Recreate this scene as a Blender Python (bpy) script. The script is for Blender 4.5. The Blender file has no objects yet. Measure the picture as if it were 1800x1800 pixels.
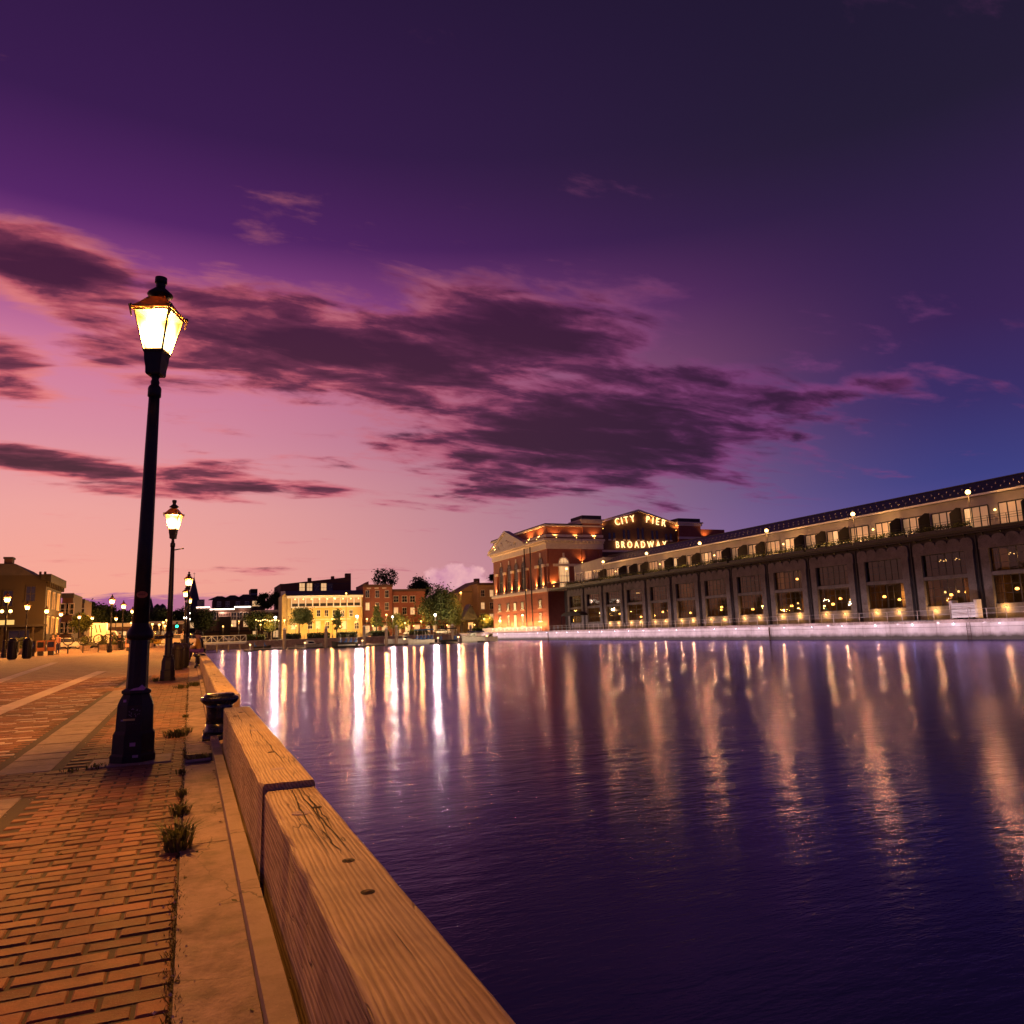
import bpy, math, random
from mathutils import Vector, Matrix, noise as mnoise
random.seed(7)
SC = bpy.context.scene
COL = SC.collection
PI = math.pi
# ------------------------------------------------------------------ camera
FPX, ROLL_T, VPX, VPY, HC = 1330.0, 0.034, 335.0, 1126.0, 1.15
_roll = math.atan(ROLL_T)
_cr, _sr = math.cos(_roll), math.sin(_roll)
_uy = _sr * (VPX - 900) + _cr * (VPY - 900)
_pitch = math.atan(_uy / FPX)
_cp, _sp = math.cos(_pitch), math.sin(_pitch)
def _ray0(x, y):
    dx, dy = x - 900, y - 900
    a, b = _cr * dx - _sr * dy, _sr * dx + _cr * dy
    return Vector((a, b * _sp + FPX * _cp, -b * _cp + FPX * _sp))
_d = _ray0(VPX, VPY)
_yaw = math.atan2(_d.x, _d.y)
_cy, _sy = math.cos(_yaw), math.sin(_yaw)
def _yawrot(v): return Vector((_cy * v.x - _sy * v.y, _sy * v.x + _cy * v.y, v.z))
def ray(x, y): return _yawrot(_ray0(x, y))           # direction of a photo pixel (1800 px frame)
EYE = Vector((0, 0, HC))
def atZ(x, y, z=0.0):
    d = ray(x, y); return EYE + d * ((z - HC) / d.z)
def atY(x, y, Y):
    d = ray(x, y); return EYE + d * (Y / d.y)
def atX(x, y, X):
    d = ray(x, y); return EYE + d * (X / d.x)
cam_data = bpy.data.cameras.new('camera')
cam = bpy.data.objects.new('camera', cam_data); COL.objects.link(cam)
_rt = _yawrot(Vector((_cr, _sr * _sp, -_sr * _cp)))
_up = _yawrot(Vector((_sr, -_cr * _sp, _cr * _cp)))
_bk = -_yawrot(Vector((0, _cp, _sp)))
M = Matrix((_rt, _up, _bk)).transposed().to_4x4(); M.translation = EYE
cam.matrix_world = M
cam_data.sensor_width = 36; cam_data.lens = 36 * FPX / 1800
cam_data.clip_start = 0.05; cam_data.clip_end = 5000
SC.camera = cam
# ------------------------------------------------------------------ exposure
SC.view_settings.view_transform = 'Standard'
SC.view_settings.look = 'None'
SC.view_settings.exposure = 0.0
SC.view_settings.gamma = 1.0
SC.view_settings.use_curve_mapping = False
SC.cycles.use_denoising = True
SC.cycles.max_bounces = 6
SC.cycles.diffuse_bounces = 2
SC.cycles.glossy_bounces = 3
SC.cycles.transmission_bounces = 3
SC.cycles.transparent_max_bounces = 12
SC.cycles.caustics_reflective = False
SC.cycles.caustics_refractive = False
SC.cycles.sample_clamp_indirect = 4.0
def S(r, g, b):                                       # sRGB 0-255 -> linear
    def c(u):
        u /= 255.0
        return u / 12.92 if u <= 0.04045 else ((u + 0.055) / 1.055) ** 2.4
    return (c(r), c(g), c(b), 1.0)
# ------------------------------------------------------------------ node helper
class NT:
    def __init__(s, nt): s.t = nt; s.n = nt.nodes; s.l = nt.links
    def put(s, sock, v):
        if v is None: return
        if isinstance(v, bpy.types.NodeSocket): s.l.new(v, sock)
        else: sock.default_value = v
    def node(s, typ, **kw):
        nd = s.n.new(typ)
        for k, v in kw.items(): setattr(nd, k, v)
        return nd
    def m(s, op, a, b=None, c=None, clamp=False):
        nd = s.n.new('ShaderNodeMath'); nd.operation = op; nd.use_clamp = clamp
        for i, v in enumerate((a, b, c)): s.put(nd.inputs[i], v)
        return nd.outputs[0]
    def mapr(s, v, a, b, c=0.0, d=1.0, typ='LINEAR'):
        nd = s.n.new('ShaderNodeMapRange'); nd.interpolation_type = typ; nd.clamp = True
        s.put(nd.inputs[0], v)
        for i, q in enumerate((a, b, c, d)): s.put(nd.inputs[i + 1], q)
        return nd.outputs[0]
    def mix(s, f, a, b, blend='MIX'):
        nd = s.n.new('ShaderNodeMix'); nd.data_type = 'RGBA'; nd.blend_type = blend
        s.put(nd.inputs[0], f); s.put(nd.inputs[6], a); s.put(nd.inputs[7], b)
        return nd.outputs[2]
    def ramp(s, f, stops, interp='LINEAR'):
        nd = s.n.new('ShaderNodeValToRGB'); cr = nd.color_ramp; cr.interpolation = interp
        while len(cr.elements) < len(stops): cr.elements.new(0.5)
        for e, (p, c) in zip(cr.elements, stops): e.position = p; e.color = c if len(c) == 4 else (*c, 1)
        s.put(nd.inputs[0], f); return nd.outputs[0]
    def noise(s, vec, scale, detail=4, rough=0.55, dist=0.0, out=0):
        nd = s.n.new('ShaderNodeTexNoise')
        s.put(nd.inputs['Vector'], vec); nd.inputs['Scale'].default_value = scale
        nd.inputs['Detail'].default_value = detail; nd.inputs['Roughness'].default_value = rough
        nd.inputs['Distortion'].default_value = dist
        return nd.outputs[out]
    def mapping(s, vec, loc=(0, 0, 0), rot=(0, 0, 0), scale=(1, 1, 1)):
        nd = s.n.new('ShaderNodeMapping'); s.put(nd.inputs[0], vec)
        nd.inputs[1].default_value = loc; nd.inputs[2].default_value = rot; nd.inputs[3].default_value = scale
        return nd.outputs[0]
    def comb(s, x, y, z):
        nd = s.n.new('ShaderNodeCombineXYZ')
        for i, v in enumerate((x, y, z)): s.put(nd.inputs[i], v)
        return nd.outputs[0]
    def sep(s, v):
        nd = s.n.new('ShaderNodeSeparateXYZ'); s.put(nd.inputs[0], v); return nd.outputs
# ------------------------------------------------------------------ dusk sky
def azel(px, py):
    d = ray(px, py).normalized()
    return math.degrees(math.atan2(d.x, d.y)), math.degrees(math.asin(d.z))
world = bpy.data.worlds.new('World'); SC.world = world; world.use_nodes = True
w = NT(world.node_tree); w.n.clear()
tc = w.node('ShaderNodeTexCoord').outputs['Generated']
dx, dy, dz = w.sep(tc)
el = w.m('MULTIPLY', w.m('ARCSINE', dz), 57.29578)
az = w.m('MULTIPLY', w.m('ARCTAN2', dx, dy), 57.29578)
elf = w.m('DIVIDE', w.m('MAXIMUM', el, 0.0), 60.0, clamp=True)
west = w.ramp(elf, [(0, S(248, 162, 134)), (4/60, S(248, 168, 148)), (9/60, S(238, 164, 158)), (14/60, S(218, 142, 160)),
                    (19/60, S(208, 122, 156)), (23.5/60, S(152, 74, 140)), (28/60, S(86, 38, 102)), (34/60, S(58, 28, 77)), (46/60, S(40, 22, 58)), (1, S(30, 18, 46))])
east = w.ramp(elf, [(0, S(112, 96, 160)), (5/60, S(88, 82, 150)), (9/60, S(62, 64, 128)), (14/60, S(58, 46, 102)),
                    (19/60, S(58, 36, 84)), (25/60, S(50, 32, 72)), (32/60, S(36, 28, 52)), (40/60, S(32, 24, 48)), (1, S(22, 17, 34))])
daz = w.m('ABSOLUTE', w.m('SUBTRACT', az, -22.0))
azf = w.mapr(daz, 12.0, 78.0, 0, 1, 'SMOOTHSTEP')
sky = w.mix(azf, west, east)
# cloud layer: ragged noise on a flat sheet overhead, gathered into the banks the photograph shows
zc = w.m('ADD', w.m('MAXIMUM', dz, 0.0), 0.16)
cv = w.comb(w.m('DIVIDE', dx, zc), w.m('DIVIDE', dy, zc), 0.0)
n1 = w.noise(w.mapping(cv, rot=(0, 0, .12), scale=(.72, 1.7, 1)), 3.1, 9, 0.58, 0.35)
n2 = w.noise(w.mapping(cv, loc=(3.1, 1.7, 0), scale=(.8, 1.5, 1)), 8.0, 6, 0.55, 0.3)
BANKS = [(600, 612, 340, 96, 6, 1.16), (890, 596, 300, 88, 0, 1.06), (1040, 758, 320, 100, 1, 1.25), (1380, 708, 220, 28, -3, .85),
         (930, 862, 240, 17, 0, .78), (95, 480, 200, 75, 12, 1.0), (15, 640, 95, 60, 8, .85), (110, 820, 240, 32, 6, 1.02),
         (370, 845, 150, 30, 2, .9), (555, 858, 80, 18, 3, .8), (250, 650, 190, 55, 4, .55), (1160, 590, 190, 55, -4, .42),
         (440, 500, 170, 75, 18, .42), (1080, 700, 420, 150, 0, .34), (420, 1005, 260, 16, 0, .3), (780, 640, 300, 90, 4, .45), (1225, 738, 190, 42, -3, .92), (700, 660, 260, 60, 5, .8)]
mask = None
for (px, py, rx, ry, rot, wt) in BANKS:
    a0, e0 = azel(px, py)
    ex = (azel(px + 40, py)[0] - a0) / 40.0
    ey = (azel(px, py - 40)[1] - e0) / 40.0
    t = math.radians(rot)
    ua = w.m('DIVIDE', w.m('SUBTRACT', az, a0), ex); ve = w.m('DIVIDE', w.m('SUBTRACT', el, e0), -ey)
    q1 = w.m('DIVIDE', w.m('ADD', w.m('MULTIPLY', ua, math.cos(t)), w.m('MULTIPLY', ve, math.sin(t))), rx)
    q2 = w.m('DIVIDE', w.m('SUBTRACT', w.m('MULTIPLY', ve, math.cos(t)), w.m('MULTIPLY', ua, math.sin(t))), ry)
    g = w.m('MULTIPLY', w.m('POWER', 2.71828, w.m('MULTIPLY', w.m('ADD', w.m('MULTIPLY', q1, q1), w.m('MULTIPLY', q2, q2)), -0.9)), wt)
    mask = g if mask is None else w.m('MAXIMUM', mask, g)
# elsewhere round the horizon the same kind of broken cloud goes on
n0 = w.noise(cv, 0.9, 3, 0.5)
away = w.mapr(w.m('ABSOLUTE', w.m('SUBTRACT', az, 23.0)), 45.0, 70.0)
mask = w.m('MAXIMUM', mask, w.m('MULTIPLY', away, w.mapr(n0, 0.45, 0.75)))
nn = w.m('ADD', w.m('MULTIPLY', n1, 0.75), w.m('MULTIPLY', n2, 0.25))
dens = w.m('ADD', w.m('MULTIPLY', mask, 0.74), w.m('MULTIPLY', w.m('SUBTRACT', nn, 0.5), 1.75))
cover = w.mapr(dens, 0.15, 0.46, 0, 1, 'SMOOTHSTEP')
n3 = w.noise(w.mapping(cv, loc=(7.7, 2.3, 0), scale=(.75, 1.7, 1)), 6.5, 5, 0.55, 0.5)
thick = w.mapr(w.m('ADD', dens, w.m('MULTIPLY', w.m('SUBTRACT', n3, 0.5), 1.05)), 0.18, 0.84, 0, 1, 'SMOOTHSTEP')
ccw = w.ramp(thick, [(0, S(238, 132, 130)), (0.28, S(192, 88, 98)), (0.58, S(112, 48, 66)), (1, S(56, 22, 38))])
cce = w.ramp(thick, [(0, S(128, 66, 122)), (0.35, S(94, 44, 88)), (0.7, S(62, 30, 62)), (1, S(46, 24, 46))])
elw = w.mapr(el, 12.0, 30.0)
ccol = w.mix(w.mapr(daz, 10.0, 66.0, 0, 1, 'SMOOTHSTEP'), ccw, cce)
ccol = w.mix(w.m('MULTIPLY', elw, 0.35), ccol, S(78, 36, 70))
sky = w.mix(w.m('MULTIPLY', cover, 0.94), sky, ccol)
# low violet haze bank and a pale cumulus on the horizon
a0, e0 = azel(190, 1062)
qa = w.m('DIVIDE', w.m('SUBTRACT', az, a0), 10.0)
edge = w.m('ADD', w.m('MULTIPLY', w.m('SUBTRACT', n2, 0.5), 1.2), e0 + 0.55)
lowb = w.m('MULTIPLY', w.mapr(w.m('SUBTRACT', edge, el), -0.12, 0.2), w.m('POWER', 2.71828, w.m('MULTIPLY', w.m('MULTIPLY', qa, qa), -1.4)))
sky = w.mix(w.m('MULTIPLY', lowb, 0.85), sky, S(150, 78, 150))
a1, e1 = azel(800, 1010)
qa = w.m('DIVIDE', w.m('SUBTRACT', az, a1), 2.6); qe = w.m('DIVIDE', w.m('SUBTRACT', el, e1 - 0.3), 1.25)
cu = w.noise(tc, 34, 5, 0.55)
cum = w.mapr(w.m('ADD', w.m('SUBTRACT', 1.0, w.m('ADD', w.m('MULTIPLY', qa, qa), w.m('MULTIPLY', qe, qe))), w.m('MULTIPLY', w.m('SUBTRACT', cu, 0.5), 2.4)), 0.05, 0.45, 0, 1, 'SMOOTHSTEP')
sky = w.mix(w.m('MULTIPLY', cum, 0.8), sky, w.mix(w.mapr(cu, .35, .65), S(206, 140, 170), S(250, 192, 190)))
# the last physical sky light of a sun just under the horizon
nish = w.node('ShaderNodeTexSky', sky_type='NISHITA')
nish.sun_disc = False; nish.sun_elevation = math.radians(-1.5); nish.sun_rotation = math.radians(-22.0)
nish.air_density = 1.5; nish.dust_density = 1.5; nish.ozone_density = 3.0
sky = w.mix(1.0, sky, w.mix(1.0, nish.outputs[0], (0.012, 0.010, 0.016, 1), 'MULTIPLY'), 'ADD')
grd = w.mix(w.mapr(el, -4.0, -0.2), S(40, 24, 34), sky)
bg = w.node('ShaderNodeBackground'); w.put(bg.inputs[0], grd); bg.inputs[1].default_value = 1.0
w.l.new(bg.outputs[0], w.node('ShaderNodeOutputWorld').inputs[0])
# ------------------------------------------------------------------ mesh helper
class MB:
    def __init__(s): s.v = []; s.f = []
    def add(s, vs, fs):
        o = len(s.v); s.v += [tuple(v) for v in vs]; s.f += [tuple(i + o for i in f) for f in fs]; return s
    def box(s, x0, x1, y0, y1, z0, z1):
        if x0 > x1: x0, x1 = x1, x0
        if y0 > y1: y0, y1 = y1, y0
        if z0 > z1: z0, z1 = z1, z0
        return s.add([(x0,y0,z0),(x1,y0,z0),(x1,y1,z0),(x0,y1,z0),(x0,y0,z1),(x1,y0,z1),(x1,y1,z1),(x0,y1,z1)],
                     [(0,3,2,1),(4,5,6,7),(0,1,5,4),(1,2,6,5),(2,3,7,6),(3,0,4,7)])
    def bev(s, x0, x1, y0, y1, z0, z1, c):               # box whose upper edges are chamfered
        return s.add([(x0,y0,z0),(x1,y0,z0),(x1,y1,z0),(x0,y1,z0),(x0,y0,z1-c),(x1,y0,z1-c),(x1,y1,z1-c),(x0,y1,z1-c),
                      (x0+c,y0+c,z1),(x1-c,y0+c,z1),(x1-c,y1-c,z1),(x0+c,y1-c,z1)],
                     [(8,9,10,11),(4,5,9,8),(5,6,10,9),(6,7,11,10),(7,4,8,11),(0,1,5,4),(1,2,6,5),(2,3,7,6),(3,0,4,7),(0,3,2,1)])
    def cyl(s, p0, p1, r0, r1=None, n=10, cap=True):
        p0, p1 = Vector(p0), Vector(p1); r1 = r0 if r1 is None else r1
        ax = (p1 - p0).normalized(); t = Vector((1,0,0)) if abs(ax.x) < .8 else Vector((0,1,0))
        a = ax.cross(t).normalized(); b = ax.cross(a)
        vs = []
        for p, r in ((p0, r0), (p1, r1)):
            for i in range(n):
                q = 2 * PI * i / n; vs.append(p + a * (r * math.cos(q)) + b * (r * math.sin(q)))
        fs = [(i, i + n, (i + 1) % n + n, (i + 1) % n) for i in range(n)]
        if cap: fs += [tuple(range(n)), tuple(range(2 * n - 1, n - 1, -1))]
        return s.add(vs, fs)
    def lathe(s, prof, n=12, c=(0,0,0), rot=0.0, flute=0.0, cap=True):
        vs = []
        for r, z in prof:
            for i in range(n):
                q = 2 * PI * i / n + rot; rr = r * (1 - (flute if i % 2 else 0))
                vs.append((c[0] + rr * math.cos(q), c[1] + rr * math.sin(q), c[2] + z))
        fs = []
        for k in range(len(prof) - 1):
            for i in range(n): fs.append((k*n + i, k*n + (i+1) % n, (k+1)*n + (i+1) % n, (k+1)*n + i))
        if cap: fs += [tuple(range(n - 1, -1, -1)), tuple(range((len(prof)-1)*n, len(prof)*n))]
        return s.add(vs, fs)
    def prism(s, poly, ext):                               # planar polygon (3-D points) pushed along ext
        n = len(poly); e = Vector(ext); vs = [Vector(p) for p in poly]; vs += [p + e for p in vs]
        fs = [tuple(range(n)), tuple(range(2*n-1, n-1, -1))] + [((i+1) % n, i, i+n, (i+1) % n + n) for i in range(n)]
        return s.add(vs, fs)
    def tube(s, pts, r, n=6):
        pts = [Vector(p) for p in pts]
        for a, b in zip(pts, pts[1:]): s.cyl(a, b, r, r, n)
        return s
    def ball(s, c, r, n=10, m=6, sz=1.0):
        prof = [(r * math.sin(PI * k / m) + (1e-4 if k in (0, m) else 0), -r * sz * math.cos(PI * k / m)) for k in range(m + 1)]
        return s.lathe(prof, n, c)
    def quad(s, a, b, c, d): return s.add([a, b, c, d], [(0,1,2,3)])
    def mesh(s, name, m, smooth=False):
        me = bpy.data.meshes.new(name); me.from_pydata(s.v, [], s.f); me.update()
        if m is not None: me.materials.append(m)
        if smooth:
            for p in me.polygons: p.use_smooth = True
        return me
    def build(s, name, m, parent=None, smooth=False, **kw):
        return mobj(name, s.mesh(name, m, smooth), parent, **kw)
def mobj(name, me, parent=None, loc=None, rot=None, label=None, cat=None, group=None, kind=None):
    o = bpy.data.objects.new(name, me); COL.objects.link(o)
    if parent is not None: o.parent = parent
    if loc is not None: o.location = loc
    if rot is not None: o.rotation_euler = rot
    return tag(o, label, cat, group, kind)
def tag(o, label=None, cat=None, group=None, kind=None):
    if label: o['label'] = label
    if cat: o['category'] = cat
    if group: o['group'] = group
    if kind: o['kind'] = kind
    return o
def thing(name, label, cat, loc=(0,0,0), rz=0.0, group=None):
    o = bpy.data.objects.new(name, None); COL.objects.link(o); o.empty_display_size = .2
    o.location = loc; o.rotation_euler = (0, 0, rz)
    return tag(o, label, cat, group)
def copy_tree(o, parent=None):
    c = o.copy(); COL.objects.link(c)
    if parent is not None: c.parent = parent
    for ch in [q for q in o.children]: copy_tree(ch, c)
    return c
def spot(parent, loc, aim, power, col, cone=110, r=.1, name='flood_lamp'):
    ld = bpy.data.lights.new(name, 'SPOT'); ld.energy = power; ld.color = col; ld.shadow_soft_size = r; ld.spot_size = math.radians(cone); ld.spot_blend = .6
    o = bpy.data.objects.new(name, ld); COL.objects.link(o); o.location = loc; o.rotation_mode = 'QUATERNION'
    o.rotation_quaternion = Vector(aim).to_track_quat('-Z', 'Y')
    if parent is not None: o.parent = parent
    return o
def lamp_light(parent, loc, power, col=(1, .55, .2), r=.06, name='bulb'):
    ld = bpy.data.lights.new(name, 'POINT'); ld.energy = power; ld.color = col; ld.shadow_soft_size = r
    o = bpy.data.objects.new(name, ld); COL.objects.link(o); o.location = loc
    if parent is not None: o.parent = parent
    return o
# ------------------------------------------------------------------ materials
MATS = {}
def new_mat(name):
    m = bpy.data.materials.new(name); m.use_nodes = True; t = NT(m.node_tree); t.n.clear()
    b = t.node('ShaderNodeBsdfPrincipled'); o = t.node('ShaderNodeOutputMaterial'); t.l.new(b.outputs[0], o.inputs[0])
    MATS[name] = m
    return m, t, b, o
def rough_mat(name, c1, c2, rough=.7, metal=0.0, scale=6.0, bump=.25, bscale=None, vary=0.0, island=False, spec=.4, stretch=(1,1,1), bd=.02, stain=0.0, crack=False):
    m, t, b, o = new_mat(name)
    co = t.mapping(t.node('ShaderNodeTexCoord').outputs['Object'], scale=stretch)
    n = t.noise(co, scale, 6, .6)
    col = t.mix(t.mapr(n, .32, .68), c1, c2)
    if vary:
        rnd = t.node('ShaderNodeNewGeometry').outputs['Random Per Island'] if island else t.node('ShaderNodeObjectInfo').outputs['Random']
        hs = t.node('ShaderNodeHueSaturation')
        t.put(hs.inputs['Value'], t.mapr(rnd, 0, 1, 1 - vary, 1 + vary)); t.put(hs.inputs['Color'], col)
        t.put(hs.inputs['Hue'], t.mapr(t.m('FRACT', t.m('MULTIPLY', rnd, 7.31)), 0, 1, .5 - vary * .03, .5 + vary * .03)); col = hs.outputs[0]
    if stain:
        po = t.node('ShaderNodeNewGeometry').outputs['Position']
        sn = t.m('ADD', t.m('MULTIPLY', t.noise(po, 1.1, 6, .65), .6), t.m('MULTIPLY', t.noise(po, 7.0, 5, .65), .4))
        col = t.mix(t.m('MULTIPLY', t.mapr(sn, .46, .66), stain), col, (.035, .024, .020, 1))
        if crack:
            vo = t.node('ShaderNodeTexVoronoi'); vo.feature = 'DISTANCE_TO_EDGE'; vo.inputs['Scale'].default_value = 1.3
            wp = t.node('ShaderNodeVectorMath', operation='ADD'); t.put(wp.inputs[0], po); t.put(wp.inputs[1], t.mix(.12, (0, 0, 0, 1), t.noise(po, 6, 4, .6, 0, 1)))
            t.put(vo.inputs['Vector'], wp.outputs[0])
            ck = t.m('MULTIPLY', t.mapr(vo.outputs['Distance'], .0, .007, 1, 0), t.mapr(t.noise(po, .8, 2), .48, .55)); col = t.mix(t.m('MULTIPLY', ck, .8), col, (.03, .02, .018, 1))
        sp = t.mapr(t.noise(po, 130, 2, .5), .68, .74); col = t.mix(t.m('MULTIPLY', sp, .35), col, (.5, .4, .36, 1))
    t.put(b.inputs['Base Color'], col); b.inputs['Metallic'].default_value = metal
    t.put(b.inputs['Roughness'], t.mapr(n, .3, .7, max(0.02, rough - .12), min(1, rough + .1)))
    b.inputs['Specular IOR Level'].default_value = spec
    if bump:
        bp = t.node('ShaderNodeBump'); bp.inputs['Strength'].default_value = bump; bp.inputs['Distance'].default_value = bd
        t.put(bp.inputs['Height'], t.noise(co, bscale or scale * 5, 5, .65)); t.put(b.inputs['Normal'], bp.outputs[0])
    return m
def emit_mat(name, col, s):
    m, t, b, o = new_mat(name)
    e = t.node('ShaderNodeEmission'); e.inputs[0].default_value = (*col[:3], 1); e.inputs[1].default_value = s
    t.l.new(e.outputs[0], o.inputs[0]); return m
def glow_glass(name, col, s):                           # a lit lantern pane: glows and lets the bulb's light through
    m, t, b, o = new_mat(name)
    e = t.node('ShaderNodeEmission'); e.inputs[0].default_value = (*col[:3], 1); e.inputs[1].default_value = s
    tr = t.node('ShaderNodeBsdfTransparent'); tr.inputs[0].default_value = (1, .92, .8, 1)
    a = t.node('ShaderNodeAddShader'); t.l.new(e.outputs[0], a.inputs[0]); t.l.new(tr.outputs[0], a.inputs[1])
    t.l.new(a.outputs[0], o.inputs[0]); return m
def glass_mat(name, tint=(.55, .5, .5), rough=.02, refl=1.0):
    m, t, b, o = new_mat(name)
    tr = t.node('ShaderNodeBsdfTransparent'); tr.inputs[0].default_value = (*tint, 1)
    gl = t.node('ShaderNodeBsdfGlossy'); gl.inputs['Roughness'].default_value = rough
    co = t.node('ShaderNodeTexCoord').outputs['Object']
    bp = t.node('ShaderNodeBump'); bp.inputs['Strength'].default_value = .06; bp.inputs['Distance'].default_value = .05
    t.put(bp.inputs['Height'], t.noise(co, 1.3, 2)); t.put(gl.inputs['Normal'], bp.outputs[0])
    fr = t.node('ShaderNodeFresnel'); fr.inputs[0].default_value = 1.6
    mx = t.node('ShaderNodeMixShader'); t.put(mx.inputs[0], t.m('MULTIPLY', fr.outputs[0], refl, clamp=True))
    t.l.new(tr.outputs[0], mx.inputs[1]); t.l.new(gl.outputs[0], mx.inputs[2]); t.l.new(mx.outputs[0], o.inputs[0]); return m
iron = rough_mat('black_iron', (.008, .006, .006, 1), (.030, .022, .018, 1), .5, .0, 9, .5, 45, spec=.35, bd=.005)
iron_gloss = rough_mat('black_enamel', (.008, .008, .012, 1), (.02, .018, .024, 1), .25, .0, 12, .35, 40, spec=.7, bd=.004)
dark_metal = rough_mat('dark_metal', (.02, .018, .02, 1), (.04, .035, .04, 1), .5, .2, 5, .1)
concrete = rough_mat('concrete', (.24, .165, .150, 1), (.42, .30, .27, 1), .85, 0, 5, .7, 55, bd=.01, stain=.85, crack=True)
concrete_edge = rough_mat('kerb_concrete', (.28, .20, .18, 1), (.40, .30, .27, 1), .85, 0, 4, .5, 80, bd=.006, stain=.6, crack=True)
mortar = rough_mat('sand_joint', (.05, .038, .03, 1), (.09, .07, .05, 1), .95, 0, 12, .5, 90, bd=.006)
brick_pave = rough_mat('paving_brick', (.17, .066, .034, 1), (.29, .13, .068, 1), .8, 0, 14, .6, 110, vary=.34, bd=.006, stain=.7)
brick_pave_i = rough_mat('paving_brick_field', (.17, .066, .034, 1), (.29, .13, .068, 1), .8, 0, 14, .6, 110, vary=.34, island=True, bd=.006, stain=.7)
slab_pave = rough_mat('paving_slab', (.26, .20, .18, 1), (.36, .28, .25, 1), .85, 0, 10, .5, 120, vary=.14, island=True, bd=.005, stain=.5)
light_pave = rough_mat('pale_paver', (.46, .36, .31, 1), (.60, .48, .42, 1), .8, 0, 10, .45, 110, vary=.12, island=True, bd=.005)
stone_white = rough_mat('pale_limestone', (.50, .42, .36, 1), (.62, .54, .46, 1), .8, 0, 1.2, .2, 9)
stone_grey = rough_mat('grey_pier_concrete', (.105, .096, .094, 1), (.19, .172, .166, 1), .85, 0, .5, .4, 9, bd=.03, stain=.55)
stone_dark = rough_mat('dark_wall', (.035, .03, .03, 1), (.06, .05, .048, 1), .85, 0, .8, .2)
plaster_white = rough_mat('white_siding', (.27, .245, .25, 1), (.35, .315, .315, 1), .7, 0, .6, .1)
cream_wall = rough_mat('cream_clapboard', (.50, .36, .14, 1), (.60, .45, .19, 1), .75, 0, .6, .1)
roof_slate = rough_mat('dark_slate', (.025, .026, .04, 1), (.05, .05, .07, 1), .45, .1, 2, .2)
roof_tar = rough_mat('tar_roof', (.03, .025, .03, 1), (.06, .05, .055, 1), .8, 0, 1, .2)
white_paint = rough_mat('white_paint', (.62, .60, .60, 1), (.74, .72, .70, 1), .45, 0, 2, .08)
grey_paint = rough_mat('grey_galvanised', (.26, .24, .26, 1), (.36, .33, .35, 1), .45, .5, 6, .1)
black_cloth = rough_mat('black_canvas', (.012, .010, .012, 1), (.028, .022, .024, 1), .85, 0, 3, .15)
blue_cloth = rough_mat('blue_canvas', (.01, .10, .32, 1), (.02, .15, .42, 1), .75, 0, 3, .15)
wood_pile = rough_mat('weathered_pile', (.24, .17, .15, 1), (.36, .27, .24, 1), .85, 0, 5, .5, 22, stretch=(1, 1, .2))
def brick_wall_mat(name, c1, c2, mc, sc=1.0):
    m, t, b, o = new_mat(name)
    co = t.node('ShaderNodeTexCoord').outputs['Object']
    x, y, z = t.sep(co)
    br = t.node('ShaderNodeTexBrick'); t.put(br.inputs['Vector'], t.comb(t.m('ADD', x, y), z, 0.0))
    br.inputs['Color1'].default_value = c1; br.inputs['Color2'].default_value = c2; br.inputs['Mortar'].default_value = mc
    br.inputs['Scale'].default_value = sc; br.inputs['Brick Width'].default_value = .24; br.inputs['Row Height'].default_value = .085
    br.inputs['Mortar Size'].default_value = .01
    n = t.noise(co, .5, 5)
    col = t.mix(t.mapr(n, .3, .7, 0, .45), br.outputs[0], c2)
    t.put(b.inputs['Base Color'], col); b.inputs['Roughness'].default_value = .85
    return m
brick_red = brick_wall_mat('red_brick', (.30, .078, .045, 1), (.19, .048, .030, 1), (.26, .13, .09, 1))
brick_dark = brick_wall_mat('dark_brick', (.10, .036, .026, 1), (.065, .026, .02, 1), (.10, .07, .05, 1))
brick_tan = brick_wall_mat('tan_brick', (.34, .20, .10, 1), (.26, .14, .07, 1), (.3, .22, .15, 1))
stucco = rough_mat('brown_stucco', (.020, .014, .010, 1), (.034, .023, .016, 1), .85, 0, .7, .2)
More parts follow.
